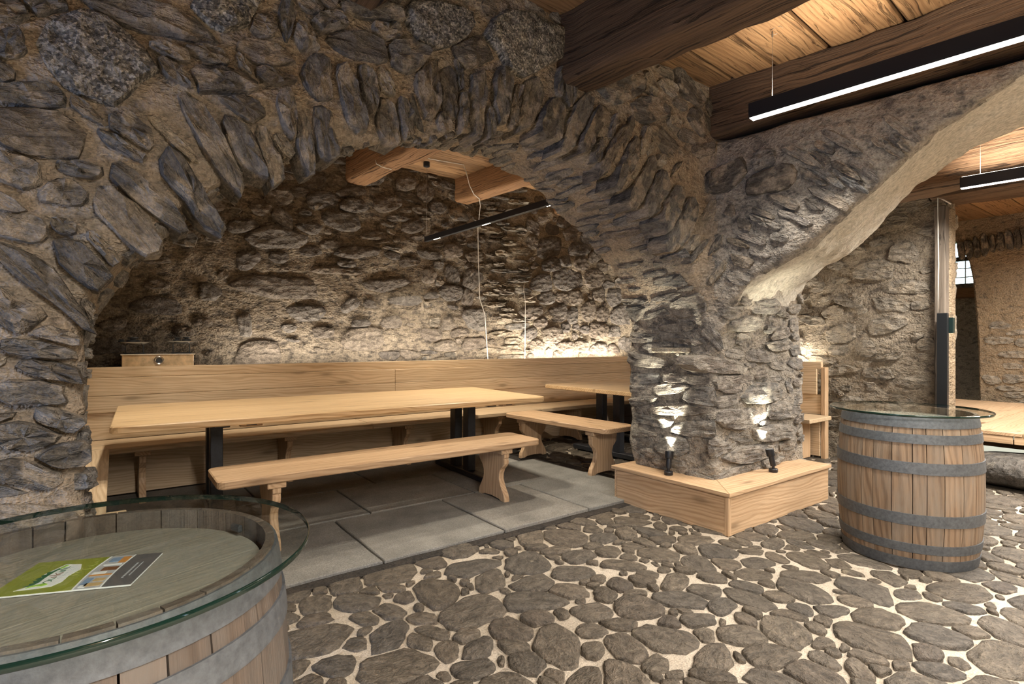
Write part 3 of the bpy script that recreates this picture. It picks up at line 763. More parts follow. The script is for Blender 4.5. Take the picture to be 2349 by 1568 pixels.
for lo, hi, tries, sep in ((.10, .17, 700, .86), (.07, .10, 2600, .86), (.045, .07, 4200, .90), (.024, .045, 5000, .95)):
    q_ = np.stack([rf.uniform(-.3, 6.1, tries*3), rf.uniform(-.8, 5.2, tries*3), np.zeros(tries*3)], 1)
    a, b = to_pix(q_); dps = q_[:, :2]@FW; sel = (dps > 1.4) & (a > 380) & (a < 2560) & (b < 1780)
    for x, y, dp in zip(q_[sel, 0], q_[sel, 1], dps[sel]):
        if not floor_ok(x, y): continue
        if dp > 4.6 and hi < .06: continue
        ra = rf.uniform(lo, hi); rb = ra*rf.uniform(.55, .92); th = rf.uniform(0, math.pi)
        A_ = np.array([math.cos(th), math.sin(th), 0]); B_ = np.array([-A_[1], A_[0], 0])
        if SF.k:
            Q = SF.P; D = Q-np.array([x, y, 0]); dd = np.linalg.norm(D, axis=1); near = dd < .34
            if near.any():
                u = D[near]/(dd[near][:, None]+1e-9); r1 = ell(A_, B_, ra, rb, u)
                AA = SF.A[near]; R = SF.R[near]; BB = np.stack([-AA[:, 1], AA[:, 0], AA[:, 2]], 1)
                r2 = 1/np.sqrt((np.einsum('ij,ij->i', u, AA)/R[:, 0])**2+(np.einsum('ij,ij->i', u, BB)/R[:, 1])**2)
                if (dd[near] < sep*(r1+r2)).any(): continue
        SF.add(np.array([x, y, 0.]), UP, A_, ra, rb, dict(mat='cobble', proud=rf.uniform(.004, .013)))
print('cobbles', build_stones(SF, None, floor, 'cobblestone', gap=.011, floorlike=True, grow=1.12, N=18))
def slab(x0, x1, y0, y1):
    j = lambda: rnd.uniform(-.006, .006)
    n = 5; o = []
    for k in range(n): o.append((x0+(x1-x0)*k/n, y0+j()))
    for k in range(n): o.append((x1+j()*.5, y0+(y1-y0)*k/n))
    for k in range(n): o.append((x1-(x1-x0)*k/n, y1+j()*.6))
    for k in range(n): o.append((x0+j()*.5, y1-(y1-y0)*k/n))
    prism('paving_slab', o, .06, 'z', (0, 0, rnd.uniform(-.004, .004)), 'slab', floor, grain='x', bev=.005)
g_ = .006
for y0, y1, xs in ((2.75, 3.575, (-.5, .28, 1.165, 1.965, 2.70, 3.47)), (3.575, 4.30, (-.5, .55, 1.42, 2.27, 3.0, 3.46)), (4.30, 5.15, (-.5, .85, 1.75, 2.60, 3.25))):
    for a, b in zip(xs[:-1], xs[1:]): slab(a+g_, b-g_, y0+g_, y1-g_)

# ------------------------------------------------------------------ ceilings and beams
BD = np.array([-.125, .992]); ED = np.array([.992, .125]); ROTB = math.atan2(.125, .992)
def rough_beam(name, p0, p1, w, h, mat, parent, amp=.012, taper=0):
    """hewn beam between p0 and p1 (centre line of its underside)"""
    p0, p1 = np.array(p0, float), np.array(p1, float); L = np.linalg.norm(p1-p0); t = (p1-p0)/L; s = np.array([-t[1], t[0], 0]); s /= np.linalg.norm(s)
    prof = []
    rc = .045
    for cx_, cz_, a0 in ((w/2-rc, rc, -90), (w/2-rc*.5, h-rc*.5, 0), (-w/2+rc*.5, h-rc*.5, 90), (-w/2+rc, rc, 180)):
        for k in range(4):
            a = math.radians(a0+k*30); r_ = rc if cz_ < h/2 else rc*.5; prof.append((cx_+r_*math.cos(a), cz_+r_*math.sin(a)))
    m = len(prof); n = int(L/.09)+2; v = []; wp = []; f = []; o = rnd.uniform(0, 40)
    pa = np.array(prof); U = np.repeat(L*np.arange(n)/(n-1), m); A_ = np.tile(pa[:, 0], n); B_ = np.tile(pa[:, 1], n)
    dn = amp*2*(vnoise(U*.6+o, A_*3, B_*3, 3.)+.6*vnoise(U+o, A_*3, B_*3, 9.))
    dirn = s*(A_/(w/2))[:, None]+np.array([0, 0, 1.])*((B_-h/2)/(h/2))[:, None]
    v = p0+t*U[:, None]+s*A_[:, None]+np.array([0, 0, 1.])*B_[:, None]+dirn*dn[:, None]; wp = np.stack([U+o, A_, B_], 1)
    for i in range(n-1):
        for k in range(m):
            k2 = (k+1) % m; f.append([i*m+k, i*m+k2, (i+1)*m+k2, (i+1)*m+k])
    f += [list(range(m))[::-1], list(range((n-1)*m, n*m))]
    ob = mesh_obj(name, v, f, mat, parent, np.array(wp), True); sharp(ob, 60)
    bm = bmesh.new(); bm.from_mesh(ob.data); bmesh.ops.recalc_face_normals(bm, faces=bm.faces); bm.to_mesh(ob.data); bm.free()
    return ob
ceil_main = board('ceiling', (2.6, -.75, 3.03), (10.6, 6.4, .06), 'plank_dark', None, kind='structure', label='old plank ceiling on heavy hewn beams over the main cellar')
y = -3.4; k = 0
while y < 2.5:
    wdt = rnd.uniform(.24, .38); c = np.array([3.0-.125*y, y+wdt/2+.125*.0])
    board('ceiling_plank', (2.9, y+wdt/2, 2.965+rnd.uniform(-.006, .006)), (9.6, wdt-.02, .04), 'plank_old', ceil_main, 'x', .008, (ROTB*.55, 'Z'))
    y += wdt
def beam_main(x_at_wall, w, zb, y1=2.5, y0=-3.4, mat='old_beam', parent=ceil_main):
    f_ = lambda yy: x_at_wall-.126*(yy-2.17)
    return rough_beam('beam', (f_(y0), y0, zb), (f_(y1), y1, zb), w, 2.955-zb, mat, parent, .02)
beam_main(2.03, .24, 2.585, 2.36)
beam_main(.76, .26, 2.59)
beam_main(-.55, .26, 2.6)
beam_main(3.40, .25, 2.615, 2.4)
beam_main(5.62, .34, 2.50, 2.6)
beam_main(7.2, .26, 2.68, 2.6)
ceil_alc = board('ceiling_alcove', (2.8, 4.35, 3.27), (7.2, 3.4, .06), 'plank_dark', None, kind='structure', label='warm plank ceiling of the alcove with exposed beams')
y = 2.75
while y < 5.85:
    wdt = rnd.uniform(.2, .3)
    board('ceiling_plank', (2.8, y+wdt/2, 3.2), (7.0, wdt-.008, .04), 'plank_old', ceil_alc, 'x', .006, (ROTB*.3, 'Z')); y += wdt
for xb in (.55, 2.06, 3.40, 4.75):
    rough_beam('beam', (xb+.36, 2.72, 2.90), (xb, 5.75, 2.90), .23, .31, 'warm_beam', ceil_alc)

# ------------------------------------------------------------------ shell behind the camera and the far rooms
def wall_box(name, c, size, mat, label): return board(name, c, size, mat, None, kind='structure', label=label, bev=.01)
wl = wall_box('wall_left', (-2.55, -2.0, 1.45), (.25, 3.6, 3.1), 'mortar_warm', 'stone side wall of the main cellar beside the camera')
for c_, s_ in (((-2.55, 1.97, 1.45), (.25, .7, 3.1)), ((-2.55, .71, .14), (.25, 1.82, .48)), ((-2.55, .71, 2.13), (.25, 1.82, 1.74)), ((-2.55, .05, .82), (.25, .50, .88))): board('wall_piece', c_, s_, 'mortar_warm', wl, bev=.01)
wall_box('wall_rear', (.6, -3.65, 1.45), (6.6, .25, 3.1), 'mortar_warm', 'stone wall behind the camera')
wall_box('wall_room_rear', (6.9, -3.2, 1.45), (6.0, .25, 3.1), 'mortar_pale', 'wall closing the neighbouring room on the camera side')
wall_box('wall_lintel', (5.3, 2.62, 2.86), (1.7, .36, .7), 'mortar_pale', 'masonry lintel beside the pier towards the alcove')
w1_ = empty('window_assumed', (-2.47, .95, .38), kind='structure', label='assumed low cellar window, out of view, giving daylight on the left')  # window assumed out of view, set low to throw bluish light on the pier
for c_, s_ in (((0, -.63, .44), (.06, .06, .88)), ((0, .63, .44), (.06, .06, .88)), ((0, 0, .03), (.06, 1.2, .06)), ((0, 0, .85), (.06, 1.2, .06)), ((0, 0, .44), (.05, .05, .8))): board('window_frame', c_, s_, 'window_wood', w1_)

# far room seen past the door post: platform, arched wall, window
plat = thing('wooden_platform', (6.28, 0, 0), 'low platform of pale boards on a boulder base in the far room', 'platform')
yb = -1.9
while yb < 1.5:
    board('platform_board', (1.69, yb+.19, .405), (3.38, .376, .03), 'larch_pink', plat, 'x', .003); yb += .38
for ya in (-1.5, -.6, .3, 1.2): board('fascia_board', (.02, ya+.45, .355), (.03, .892, .07), 'larch_pink', plat, 'y', .003)
for k in range(4): board('platform_board', (1.95, 1.524+k*.38+.19, .405), (2.58, .376, .03), 'larch_pink', plat, 'x', .003)
board('bearer', (.25, .2, .29), (.16, 2.6, .06), 'old_beam', plat, 'y')
SBs = [(6.16, .86, .74, .42, .26), (5.5, 1.5, .10, .09, .10), (6.16, -.62, .7, .42, .26)]
def boulder(x, y_, ly, lx, h, label):
    me = bpy.data.meshes.new('boulder'); bm = bmesh.new(); bmesh.ops.create_icosphere(bm, subdivisions=3, radius=1)
    o_ = rnd.uniform(0, 30)
    q = np.array([v.co[:] for v in bm.verts]); q = np.sign(q)*np.abs(q)**.7
    q = q*(1+.25*vnoise(*(q+o_).T, 1.6)+.1*vnoise(*(q+o_).T, 5.))[:, None]
    for v, c_ in zip(bm.verts, q): v.co = Vector((c_[0]*lx, c_[1]*ly, (c_[2]*.5+.5)*h-.012))
    bm.to_mesh(me); bm.free(); me.polygons.foreach_set('use_smooth', [True]*len(me.polygons))
    at = me.attributes.new('wp', 'FLOAT_VECTOR', 'POINT'); at.data.foreach_set('vector', np.array([v.co[:] for v in me.vertices], np.float32).ravel())
    me.materials.append(MATS['darkstone']); o = put(bpy.data.objects.new('boulder', me)); o.location = (x, y_, 0)
    return tag(o, label, 'boulder')
boulder(*SBs[0], 'long rounded boulder carrying the platform edge behind the right barrel')
boulder(*SBs[1], 'small loose stone on the floor between the right barrel and the platform')
boulder(*SBs[2], 'boulder under the platform nearest the right-hand room corner')
def arch_wall(name, x, outline, mat, label, t=.5):
    return prism(name, outline, t, 'x', (x+t/2, 0, 0), mat, None, 'y', .02, kind='structure', label=label)
FARW = [(-2.6,.0),(2.20,.0),(2.22,1.2),(2.25,1.7),(2.28,2.1),(2.32,2.35),(2.40,2.55),(2.50,2.70),(2.62,2.80),(2.62,2.95),(-2.6,2.95)]
wf = arch_wall('wall_far', 9.7, FARW, 'mortar_brown', 'brown plastered wall of the far room with an arched edge')
SFW = Seeds(); rw = np.random.RandomState(5)
for _ in range(900):
    yy, zz = rw.uniform(.4, 2.2), rw.uniform(.42, 2.2)
    if zz > 1.5: continue
    ra, rb = rw.uniform(.08, .22), rw.uniform(.03, .06)
    if yy+ra*1.25 > 2.2: continue
    if SFW.k:
        Q = SFW.P; R = SFW.R
        if (((Q[:, 1]-yy)/(R[:, 0]+ra))**2+((Q[:, 2]-zz)/(R[:, 1]+rb))**2 < 1.05).any(): continue
    SFW.add(np.array([9.7, yy, zz]), np.array([-1., 0, 0]), np.array([0, 1., 0]), ra, rb, dict(mat='palestone', proud=rw.uniform(.006, .02)))
for k in range(22):                                   # the fringe of stones on edge along the top
    yy = 2.4-k*.085
    SFW.add(np.array([9.68, yy, 2.52+.10*math.cos((yy-1.2)*1.3)]), np.array([-1., 0, 0]), np.array([0, .05, 1.]), rw.uniform(.1, .14), rw.uniform(.03, .042), dict(mat='schist', proud=rw.uniform(.02, .06)))
build_stones(SFW, None, wf, 'stone')
wall_box('wall_window', (11.75, 1.2, 1.05), (.4, 6.0, 2.3), 'mortar_pale', 'window wall at the end of the far room')
ww = bpy.data.objects['wall_window']
board('wall_piece', (11.75, .9, 2.6), (.4, 3.0, .9), 'mortar_pale', ww, bev=.01); board('wall_piece', (11.75, 4.1, 2.6), (.4, 1.0, .9), 'mortar_pale', ww, bev=.01)
wall_box('wall_room_side', (9.0, 4.0, 1.45), (6.0, .3, 3.1), 'mortar_pale', 'side wall of the far room behind the door post')
board('ceiling_far', (9.6, 1.0, 3.02), (5.2, 6.6, .06), 'plank_old', None, 'y', kind='structure', label='plank ceiling of the far room')
for k in range(7):
    board('ceiling_plank', (9.5, 3.3-k*.36, 2.955), (4.2, .345, .04), 'plank_old', bpy.data.objects['ceiling_far'], 'x', .006)
w2_ = empty('window_2', (11.6, 2.8, 2.2), kind='structure', label='small bright window with glazing bars far behind the door post')
for c_, s_ in (((0, -.36, .2), (.06, .06, .52)), ((0, .50, .2), (.06, .06, .52)), ((0, .07, -.03), (.08, .92, .08)), ((0, .07, .43), (.08, .92, .07))): board('window_frame', c_, s_, 'window_wood', w2_)
for yy in (-.17, .02, .21, .36): board('glazing_bar', (0, yy, .2), (.025, .016, .42), 'paper_white', w2_)
for zz in (.12, .27): board('glazing_bar', (0, .07, zz), (.025, .82, .016), 'paper_white', w2_)
board('pane', (.005, .07, .2), (.006, .80, .42), 'window_glass', w2_, bev=.001)
board('sill', (-.12, .07, -.16), (.3, 1.0, .16), 'warm_beam', w2_, 'y')
for k, (bx_, by_, bz_) in enumerate(((15.5, 2.6, 1.5), (16.5, 5.9, 2.2), (20.0, 4.4, 1.6))):
    me = bpy.data.meshes.new('garden_shrub'); bm = bmesh.new(); bmesh.ops.create_icosphere(bm, subdivisions=4, radius=1.0)
    q = np.array([v.co[:] for v in bm.verts])+k*9; q = 1+.5*vnoise(*q.T, 3.)+.35*vnoise(*q.T, 8.)
    for v, c_ in zip(bm.verts, q): v.co *= float(c_)
    bm.to_mesh(me); bm.free(); me.materials.append(MATS['foliage']); o = put(bpy.data.objects.new('garden_shrub', me)); o.location = (bx_, by_, bz_-.6); o.scale = (1, 1.2, 1.3)
    tag(o, ['leafy green shrub outside the small far window, nearest the glass', 'leafy shrub outside the small far window, the one to the left', 'tallest leafy shrub behind the others outside the small far window'][k], 'shrub', 'shrubs outside the far window')
heightgrid('ground_outside', 12.2, 24, -6, 14, .5, lambda x, y: .6+.1*vnoise(x, y, x*0, .7), 'foliage', kind='structure', label='green garden outside the far window')
# ------------------------------------------------------------------ furniture
def rrect(x0, x1, y0, y1, r, n=5):
    o = []
    for cx_, cy_, a0 in ((x1-r, y0+r, -90), (x1-r, y1-r, 0), (x0+r, y1-r, 90), (x0+r, y0+r, 180)):
        for k in range(n+1):
            a = math.radians(a0+90*k/n); o.append((cx_+r*math.cos(a), cy_+r*math.sin(a)))
    return o
def scallop(w, h):
    """outline of a hour-glass bench leg, width w and height h, with an arched foot"""
    half = [(.50, 0), (.50, .07), (.47, .16), (.40, .26), (.335, .36), (.30, .46), (.305, .56), (.35, .66), (.43, .73), (.475, .79), (.48, .86), (.47, .90), (.50, .93), (.50, 1.)]
    r = [(a*w, b*h) for a, b in half]; l = [(-a*w, b*h) for a, b in half][::-1]
    foot = [(-.36*w, 0), (-.28*w, .035*h), (0, .055*h), (.28*w, .035*h), (.36*w, 0)]
    return r+l+foot
def bench(L, W, H, loc, rz, label, group, inset=.30):
    t = thing('bench', loc, label, 'bench', group, rz)
    h = H-.03
    prism('seat', rrect(-L/2, L/2, -W/2, W/2, .05), .045, 'z', (0, 0, h-.0225), 'larch_pink', t, 'x', .006)
    for s in (-1, 1):
        x = s*(L/2-inset)
        prism('leg', scallop(W*.84, h-.085), .046, 'x', (x, 0, 0), 'larch_pink', t, 'z', .004)
        board('cleat', (x, 0, h-.064), (.10, W*.86, .04), 'larch_pink', t, 'y', .004)
    return t
bench(2.19, .415, .47, (1.525, 3.395, .03), 0.0, 'long pale wooden bench with scalloped legs in front of the long table', 'movable benches')
bench(1.40, .41, .47, (3.52, 3.92, .03), math.radians(92.5), 'shorter wooden bench standing crosswise between the two tables', 'movable benches', .22)
def table(L, W, H, loc, rz, label, trestles, group):
    t = thing('table', loc, label, 'table', group, rz)
    prism('tabletop', rrect(-L/2, L/2, -W/2, W/2, .055), .042, 'z', (0, 0, H-.021), 'larch_table', t, 'x', .006)
    for x in trestles:
        tr = board('trestle_foot', (x, 0, .03), (.09, W*.74, .05), 'dark_steel', t, 'y', .006)
        for yy in (-.12, .12): board('column', (x, yy, .055+(H-.042-.085)/2), (.075, .095, H-.042-.085-.0), 'dark_steel', tr, 'z', .004)
        board('crossbar', (x, 0, H-.055), (.08, W*.80, .026), 'dark_steel', tr, 'y', .003)
        for yy in (-.38*W, .38*W):
            board('stop_block', (x+.16, yy, H-.056), (.13, .07, .028), 'larch_pink', t, 'x', .003)
            board('slot_plate', (x+.16, yy-.037, H-.056), (.06, .004, .012), 'black_metal', t, 'x', .001)
    return t
table(3.0, 1.25, .715, (1.49, 4.215, .03), math.radians(-1.8), 'long wooden table with black steel trestle legs beneath the wide arch', (-.94, 1.03), 'wooden tables')
table(1.5, 1.40, .725, (4.64, 4.0, .015), math.radians(1.0), 'squarer wooden table behind the stone pier by the corner of the bench', (-.42, .40), 'wooden tables')

# corner bench: back section, right section, left section
cb = thing('corner_bench', (0, 0, 0), 'fixed pale wooden corner bench with high plank backrest round the alcove', 'bench')
def run(axis, lo, hi, face, sgn):
    """backrest boards along axis from lo to hi; face = coordinate of the front, sgn = direction into the room"""
    def bb(name, z0, z1, off, th, a=lo, b=hi, mat='larch'):
        c = face-sgn*(off+th/2)
        cc, ss = (((a+b)/2, c, (z0+z1)/2), (b-a, th, z1-z0)) if axis == 'x' else ((c, (a+b)/2, (z0+z1)/2), (th, b-a, z1-z0))
        return board(name, cc, ss, mat, cb, axis, .003)
    return bb
X0, X1, YB = -.5, 5.93, 5.19
bb = run('x', X0, X1, YB, -1)
bb('top_rail', .935, 1.015, .012, .045)
for a_, b_ in ((X0, 2.32), (2.322, X1)):
    bb('backrest_board', .795, .933, .0, .03, a_, b_); bb('backrest_board', .665, .793, .0, .03, a_, b_)
bb('lower_panel', .455, .664, .022, .025)
bb('base_panel', .03, .41, -.02, .02)
for a_, b_ in ((X0, 1.9), (1.902, 3.9), (3.902, X1)): board('seat', ((a_+b_)/2, 4.963, .436), (b_-a_, .46, .042), 'larch', cb, 'x', .006)
bb = run('y', 2.62, 5.22, 5.90, -1)
bb('top_rail', .935, 1.005, .012, .045)
bb('backrest_board', .795, .933, .0, .03, 2.66); bb('backrest_board', .665, .793, .0, .03, 2.66)
bb('lower_panel', .455, .664, .022, .025); bb('base_panel', .03, .41, -.02, .02)
board('seat', (5.665, 3.62, .436), (.46, 2.22, .042), 'larch', cb, 'y', .006)
board('end_panel', (5.945, 2.6, .475), (.075, .045, .95), 'larch_pink', cb, 'z', .004)
board('seat', (-.245, 3.82, .436), (.42, 1.82, .042), 'larch', cb, 'y', .006)
board('seat_edge_board', (-.03, 2.95, .432), (.14, .09, .036), 'larch', cb, 'x', .004)
for xl in (.16, 1.19, 2.28, 3.36, 4.55):
    prism('support_leg', scallop(.38, .375), .045, 'x', (xl, 4.97, .03), 'larch_pink', cb, 'z', .004)
    board('cleat', (xl, 4.965, .398), (.10, .40, .034), 'larch_pink', cb, 'y', .003)
for yl in (2.72, 3.7, 4.6):
    board('support_leg', (5.68, yl, .215), (.34, .045, .40), 'larch_pink', cb, 'z', .004)
for yl in (3.1, 4.2): board('support_leg', (-.26, yl, .21), (.30, .045, .40), 'larch_pink', cb, 'z', .004)
board('back_shelf', (.12, 5.42, .985), (1.24, .32, .03), 'larch', cb, 'x', .003)
# light strips hidden behind the backrest
def strip(a, b, axis, at_, z, power=1.):
    l = thing('light_strip', ((a+b)/2 if axis == 'x' else at_, at_ if axis == 'x' else (a+b)/2, z), '', 'light')
    s_ = (b-a, .022, .012) if axis == 'x' else (.022, b-a, .012); s2 = (b-a-.01, .016, .003) if axis == 'x' else (.016, b-a-.01, .003)
    board('channel', (0, 0, 0), s_, 'rivet_steel', l, bev=.001); board('diffuser', (0, 0, .0075), s2, 'led_ledge', l, bev=.0005)
    area('strip_light', (0, 0, .011), (math.pi, 0, 0), s2[0], s2[1], LEVEL['ledge']*(b-a)*power, (1, .90, .76), l)
    return l
strip(.85, 3.72, 'x', 5.40, .955, 1.5)['label'] = 'light strip hidden behind the long backrest under the rubble wall'
strip(3.75, 5.85, 'x', 5.262, .965, 2.6)['label'] = 'light strip hidden behind the backrest under the round-stone wall'
strip(2.75, 5.1, 'y', 5.972, .955, 2.2)['label'] = 'light strip hidden behind the short backrest under the end wall'

# ------------------------------------------------------------------ step box round the pier and its two spotlights
bx = thing('pillar_box', (3.06, 1.9, 0), 'low wooden box bench built round the foot of the stone pier', 'box')
board('side_board', (.0125, .475, .125), (.025, .90, .245), 'larch_pink', bx, 'y', .002)
board('side_board', (.685, .0125, .125), (1.32, .025, .245), 'larch_pink', bx, 'x', .002)
board('corner_post', (.012, .012, .125), (.03, .03, .245), 'larch_pink', bx, 'z', .002)
board('side_board', (.16, .945, .125), (.30, .025, .245), 'larch_pink', bx, 'x', .002)
board('side_board', (1.345, .16, .125), (.025, .28, .245), 'larch_pink', bx, 'y', .002)
prism('top_board', [(-.012, -.012), (.33, .33), (.33, .97), (-.012, .97)], .024, 'z', (0, 0, .259), 'larch_pink', bx, 'y', .002)
prism('top_board', [(-.009, -.012), (1.372, -.012), (1.372, .36), (.33, .327)], .024, 'z', (0, 0, .259), 'larch_pink', bx, 'x', .002)
def spot_lamp(loc, aim, label):
    t = thing('spotlight', loc, label, 'spotlight', 'spotlights on the pillar box')
    d = (Vector(aim)-Vector(loc)-Vector((0, 0, .10))).normalized(); q = d.to_track_quat('Z', 'Y').to_matrix().to_4x4()
    lathe('base', [(0, 0), (.029, 0), (.031, .003), (.031, .022), (.028, .026), (0, .026)], 'black_metal', t, seg=24)
    lathe('joint', [(0, .024), (.010, .024), (.010, .052), (0, .054)], 'black_metal', t, seg=14)
    c0 = Vector((0, 0, .045)); hd = lathe('head', [(0, 0), (.018, 0), (.0195, .004), (.0195, .068), (.027, .070), (.029, .074), (.029, .118), (.026, .122), (.024, .121), (.024, .112), (0, .112)], 'black_metal', t, c=c0, seg=28, mtx=q)
    lathe('lens', [(0, .1135), (.0235, .1135), (.0235, .1145), (0, .1150)], 'led_dot', hd, c=c0, seg=20, mtx=q)
    l = bpy.data.lights.new('spot', 'SPOT'); l.energy = LEVEL['pillar_spot']; l.color = (1, .93, .74); l.spot_size = math.radians(58); l.spot_blend = 1.; l.shadow_soft_size = .014
    o = bpy.data.objects.new('spot', l); COL.objects.link(o); o.parent = t; o.location = c0+d*.135; o.rotation_euler = d.to_track_quat('-Z', 'Y').to_euler()
    return t
spot_lamp((3.15, 2.42, .271), (3.29, 2.49, .95), 'small black spotlight on the box lighting the left side of the pier')
spot_lamp((3.83, 2.025, .271), (3.79, 2.16, 1.0), 'small black spotlight on the box lighting the right side of the pier')

# ------------------------------------------------------------------ barrels with glass tops
def barrel(loc, rz, label, R0=.312, RB=.345, H=.81, n=26, seed=1, stave='oak_stave'):
    t = thing('barrel', loc, label, 'barrel', 'wooden barrels used as tables', rz); rb_ = random.Random(seed)
    prof = lambda z: R0+(RB-R0)*(1-((z/H-.5)/.5)**2)**.85 if 0 < z < H else R0
    zs = [0, .05, .14, .26, .38, .5, .62, .74, .86, .95, 1.]; zs = [q*H for q in zs]; th = .024
    widths = [rb_.uniform(.7, 1.35) for _ in range(n)]; tot = sum(widths); a0 = 0
    for k in range(n):
        a1 = a0+2*math.pi*widths[k]/tot; g = .0016/R0; v = []; wp = []; f = []; ang = [a0+g, (a0+a1)/2, a1-g]; off = (rb_.uniform(-20, 20), rb_.uniform(-20, 20), 0)
        for z in zs:
            e = 0.012 if z == 0 or z == H else 0
            for side in (0, 1):
                for a in ang:
                    r = prof(z)-(th-(.008 if e and side else 0) if side else 0)
                    v.append((r*math.cos(a), r*math.sin(a), z)); wp.append((z+off[0], r*(a-a0)+off[1], side*.03))
        m = len(zs)
        for i in range(m-1):
            b0, b1 = i*6, (i+1)*6
            for j in (0, 1): f.append([b0+j, b0+j+1, b1+j+1, b1+j]); f.append([b0+3+j+1, b0+3+j, b1+3+j, b1+3+j+1])
            f.append([b0+3, b0, b1, b1+3]); f.append([b0+2, b0+5, b1+5, b1+2])
        for j in (0, 1): f.append([j+1, j, j+3, j+4]); f.append([(m-1)*6+j, (m-1)*6+j+1, (m-1)*6+j+4, (m-1)*6+j+3])
        o = mesh_obj('stave', v, f, stave, t, np.array(wp), True); sharp(o, 40); a0 = a1
    for q0, q1 in ((.925, .995), (.825, .885), (.63, .705), (.295, .37), (.115, .175), (.005, .075)):
        z0, z1 = q0*H, q1*H; zz = np.linspace(z0, z1, 5)
        pr = [(prof(z)+.0035+.0006, z) for z in zz]; pr = [(prof(z0)-.001, z0)]+pr+[(prof(z1)-.001, z1)]
        ho = lathe('hoop', pr, 'galvanised', t, seg=64)
        for k in range(2):
            a = 3.9+q0*3+k*.09; z = (z0+z1)/2; r = prof(z)+.004
            d = Vector((math.cos(a), math.sin(a), 0)); lathe('rivet', [(0, .003), (.004, .0022), (.006, 0)], 'rivet_steel', ho, c=tuple(d*r+Vector((0, 0, z))), seg=10, mtx=d.to_track_quat('Z', 'Y').to_matrix().to_4x4())
    # head: boards cut to the circle
    Rh = R0-th-.001; nb = 6; xs = np.linspace(-Rh, Rh, nb+1)
    for k in range(nb):
        xa, xb = xs[k]+.0002, xs[k+1]-.0002; o = []
        for x in np.linspace(xa, xb, 7): o.append((x, -math.sqrt(max(Rh*Rh-x*x, 1e-6))))
        for x in np.linspace(xb, xa, 7): o.append((x, math.sqrt(max(Rh*Rh-x*x, 1e-6))))
        prism('head_board', o, .022, 'z', (0, 0, H-.050), 'oak_grey', t, 'y', .0003)
    return t
def glass_disc(loc, r, label):
    prof = [(0, 0), (r-.002, 0), (r, .002), (r, .010), (r-.002, .012), (0, .012)]
    o = lathe('glass_top', prof, 'glass_top', None, seg=128, smooth=False)
    o.data.materials.append(MATS['glass_edge'])
    for p in o.data.polygons:
        if abs(p.normal.z) < .9: p.material_index = 1; p.use_smooth = True
    o.location = loc; return tag(o, label, 'glass table top', 'round glass tops')
BL = (-.045, 1.235); BR = (3.69, 1.165)
barrel((*BL, 0), 1.9, 'grey-brown wooden barrel in the near left corner with a leaflet on its head', seed=4, stave='oak_worn')
barrel((*BR, .004), 1.1, 'brown wooden barrel with grey hoops standing to the right of the pier', seed=9)
glass_disc((*BL, .8115), .378, 'round glass top on the near left barrel')
glass_disc((*BR, .8155), .385, 'round glass top on the right barrel')
hb = board('hoop_clip', (BL[0]+.262, BL[1]+.095, .790), (.034, .010, .016), 'scale_iron', None, rot=(-1.2, 'Z'), bev=.003); tag(hb, 'bent metal tab at the inner rim of the near left barrel', 'metal tab')

# leaflet lying on the head of the left barrel
lf = thing('leaflet', (-.049, 1.274, .7722), 'green and grey printed leaflet lying on the left barrel under the glass', 'leaflet', rz=math.radians(-22))
def flat(name, pts, z, mat, parent=lf): return prism(name, pts, .0006, 'z', (0, 0, z), mat, parent, 'x', .0001)
board('page_block', (0, 0, .0015), (.212, .149, .003), 'paper_white', lf, bev=.0004)
def curve_x(x0, bow, n=9): return [(x0+bow*math.sin(math.pi*(k/(n-1))*.9), -.0745+.149*k/(n-1)) for k in range(n)]
c1, c2 = curve_x(.018, -.006), curve_x(.060, -.005)
flat('green_cover', [(-.106, .0745), (-.106, -.0745)]+c1, .0033, 'paper_green')
flat('photo_strip', c1[::-1]+c2, .0033, 'paper_shade')
flat('grey_band', c2[::-1]+[(.106, -.0745), (.106, .0745)], .0033, 'paper_grey')
for a_, b_, z_, m_ in ((c1, .0012, .0038, 'paper_white'), (c2, .0012, .0038, 'paper_white')): flat('white_line', [(x-b_, y_) for x, y_ in a_]+[(x+b_, y_) for x, y_ in a_[::-1]], z_, m_)
for (x_, y_, w_, h_, m_) in ((.032,.055,.018,.022,'ink_blue'),(.048,.052,.014,.03,'ink_orange'),(.036,.030,.03,.006,'paper_white'),(.040,.010,.026,.016,'ink_brown'),(.030,-.008,.022,.010,'paper_white'),(.036,-.018,.036,.006,'ink_orange'),(.026,-.045,.012,.030,'ink_blue'),(.044,-.040,.018,.012,'ink_tan'),(.042,-.060,.026,.014,'ink_tan'),(.028,-.064,.01,.012,'paper_white')):
    flat('photo_patch', rrect(x_-w_/2, x_+w_/2, y_-h_/2, y_+h_/2, .001, 2), .0039, m_)
for k in range(10):
    flat('text_mark', rrect(.078, .0812, -.042+k*.0072, -.0375+k*.0072, .0004, 2), .0039, 'paper_shade')
flat('text_line', rrect(.0865, .0885, -.032, .030, .0004, 2), .0039, 'paper_shade')
pan = flat('logo_panel', [(-.076,-.058),(-.064,-.046),(-.060,-.020),(-.064,.008),(-.056,.034),(-.050,.052),(-.022,.046),(-.012,.020),(-.018,-.010),(-.016,-.034),(-.024,-.052),(-.044,-.056)], .0039, 'paper_white')
hill = [(-.066,-.050),(-.056,-.044)]
flat('logo_trees', [(-.070,-.044),(-.062,-.040),(-.066,-.034),(-.060,-.030),(-.066,-.022),(-.060,-.018),(-.067,-.012),(-.060,-.006),(-.066,.002),(-.059,.006),(-.063,.014),(-.056,.020),(-.052,.034),(-.048,.034),(-.052,.012),(-.054,-.010),(-.053,-.028),(-.058,-.046)], .0044, 'ink_green')
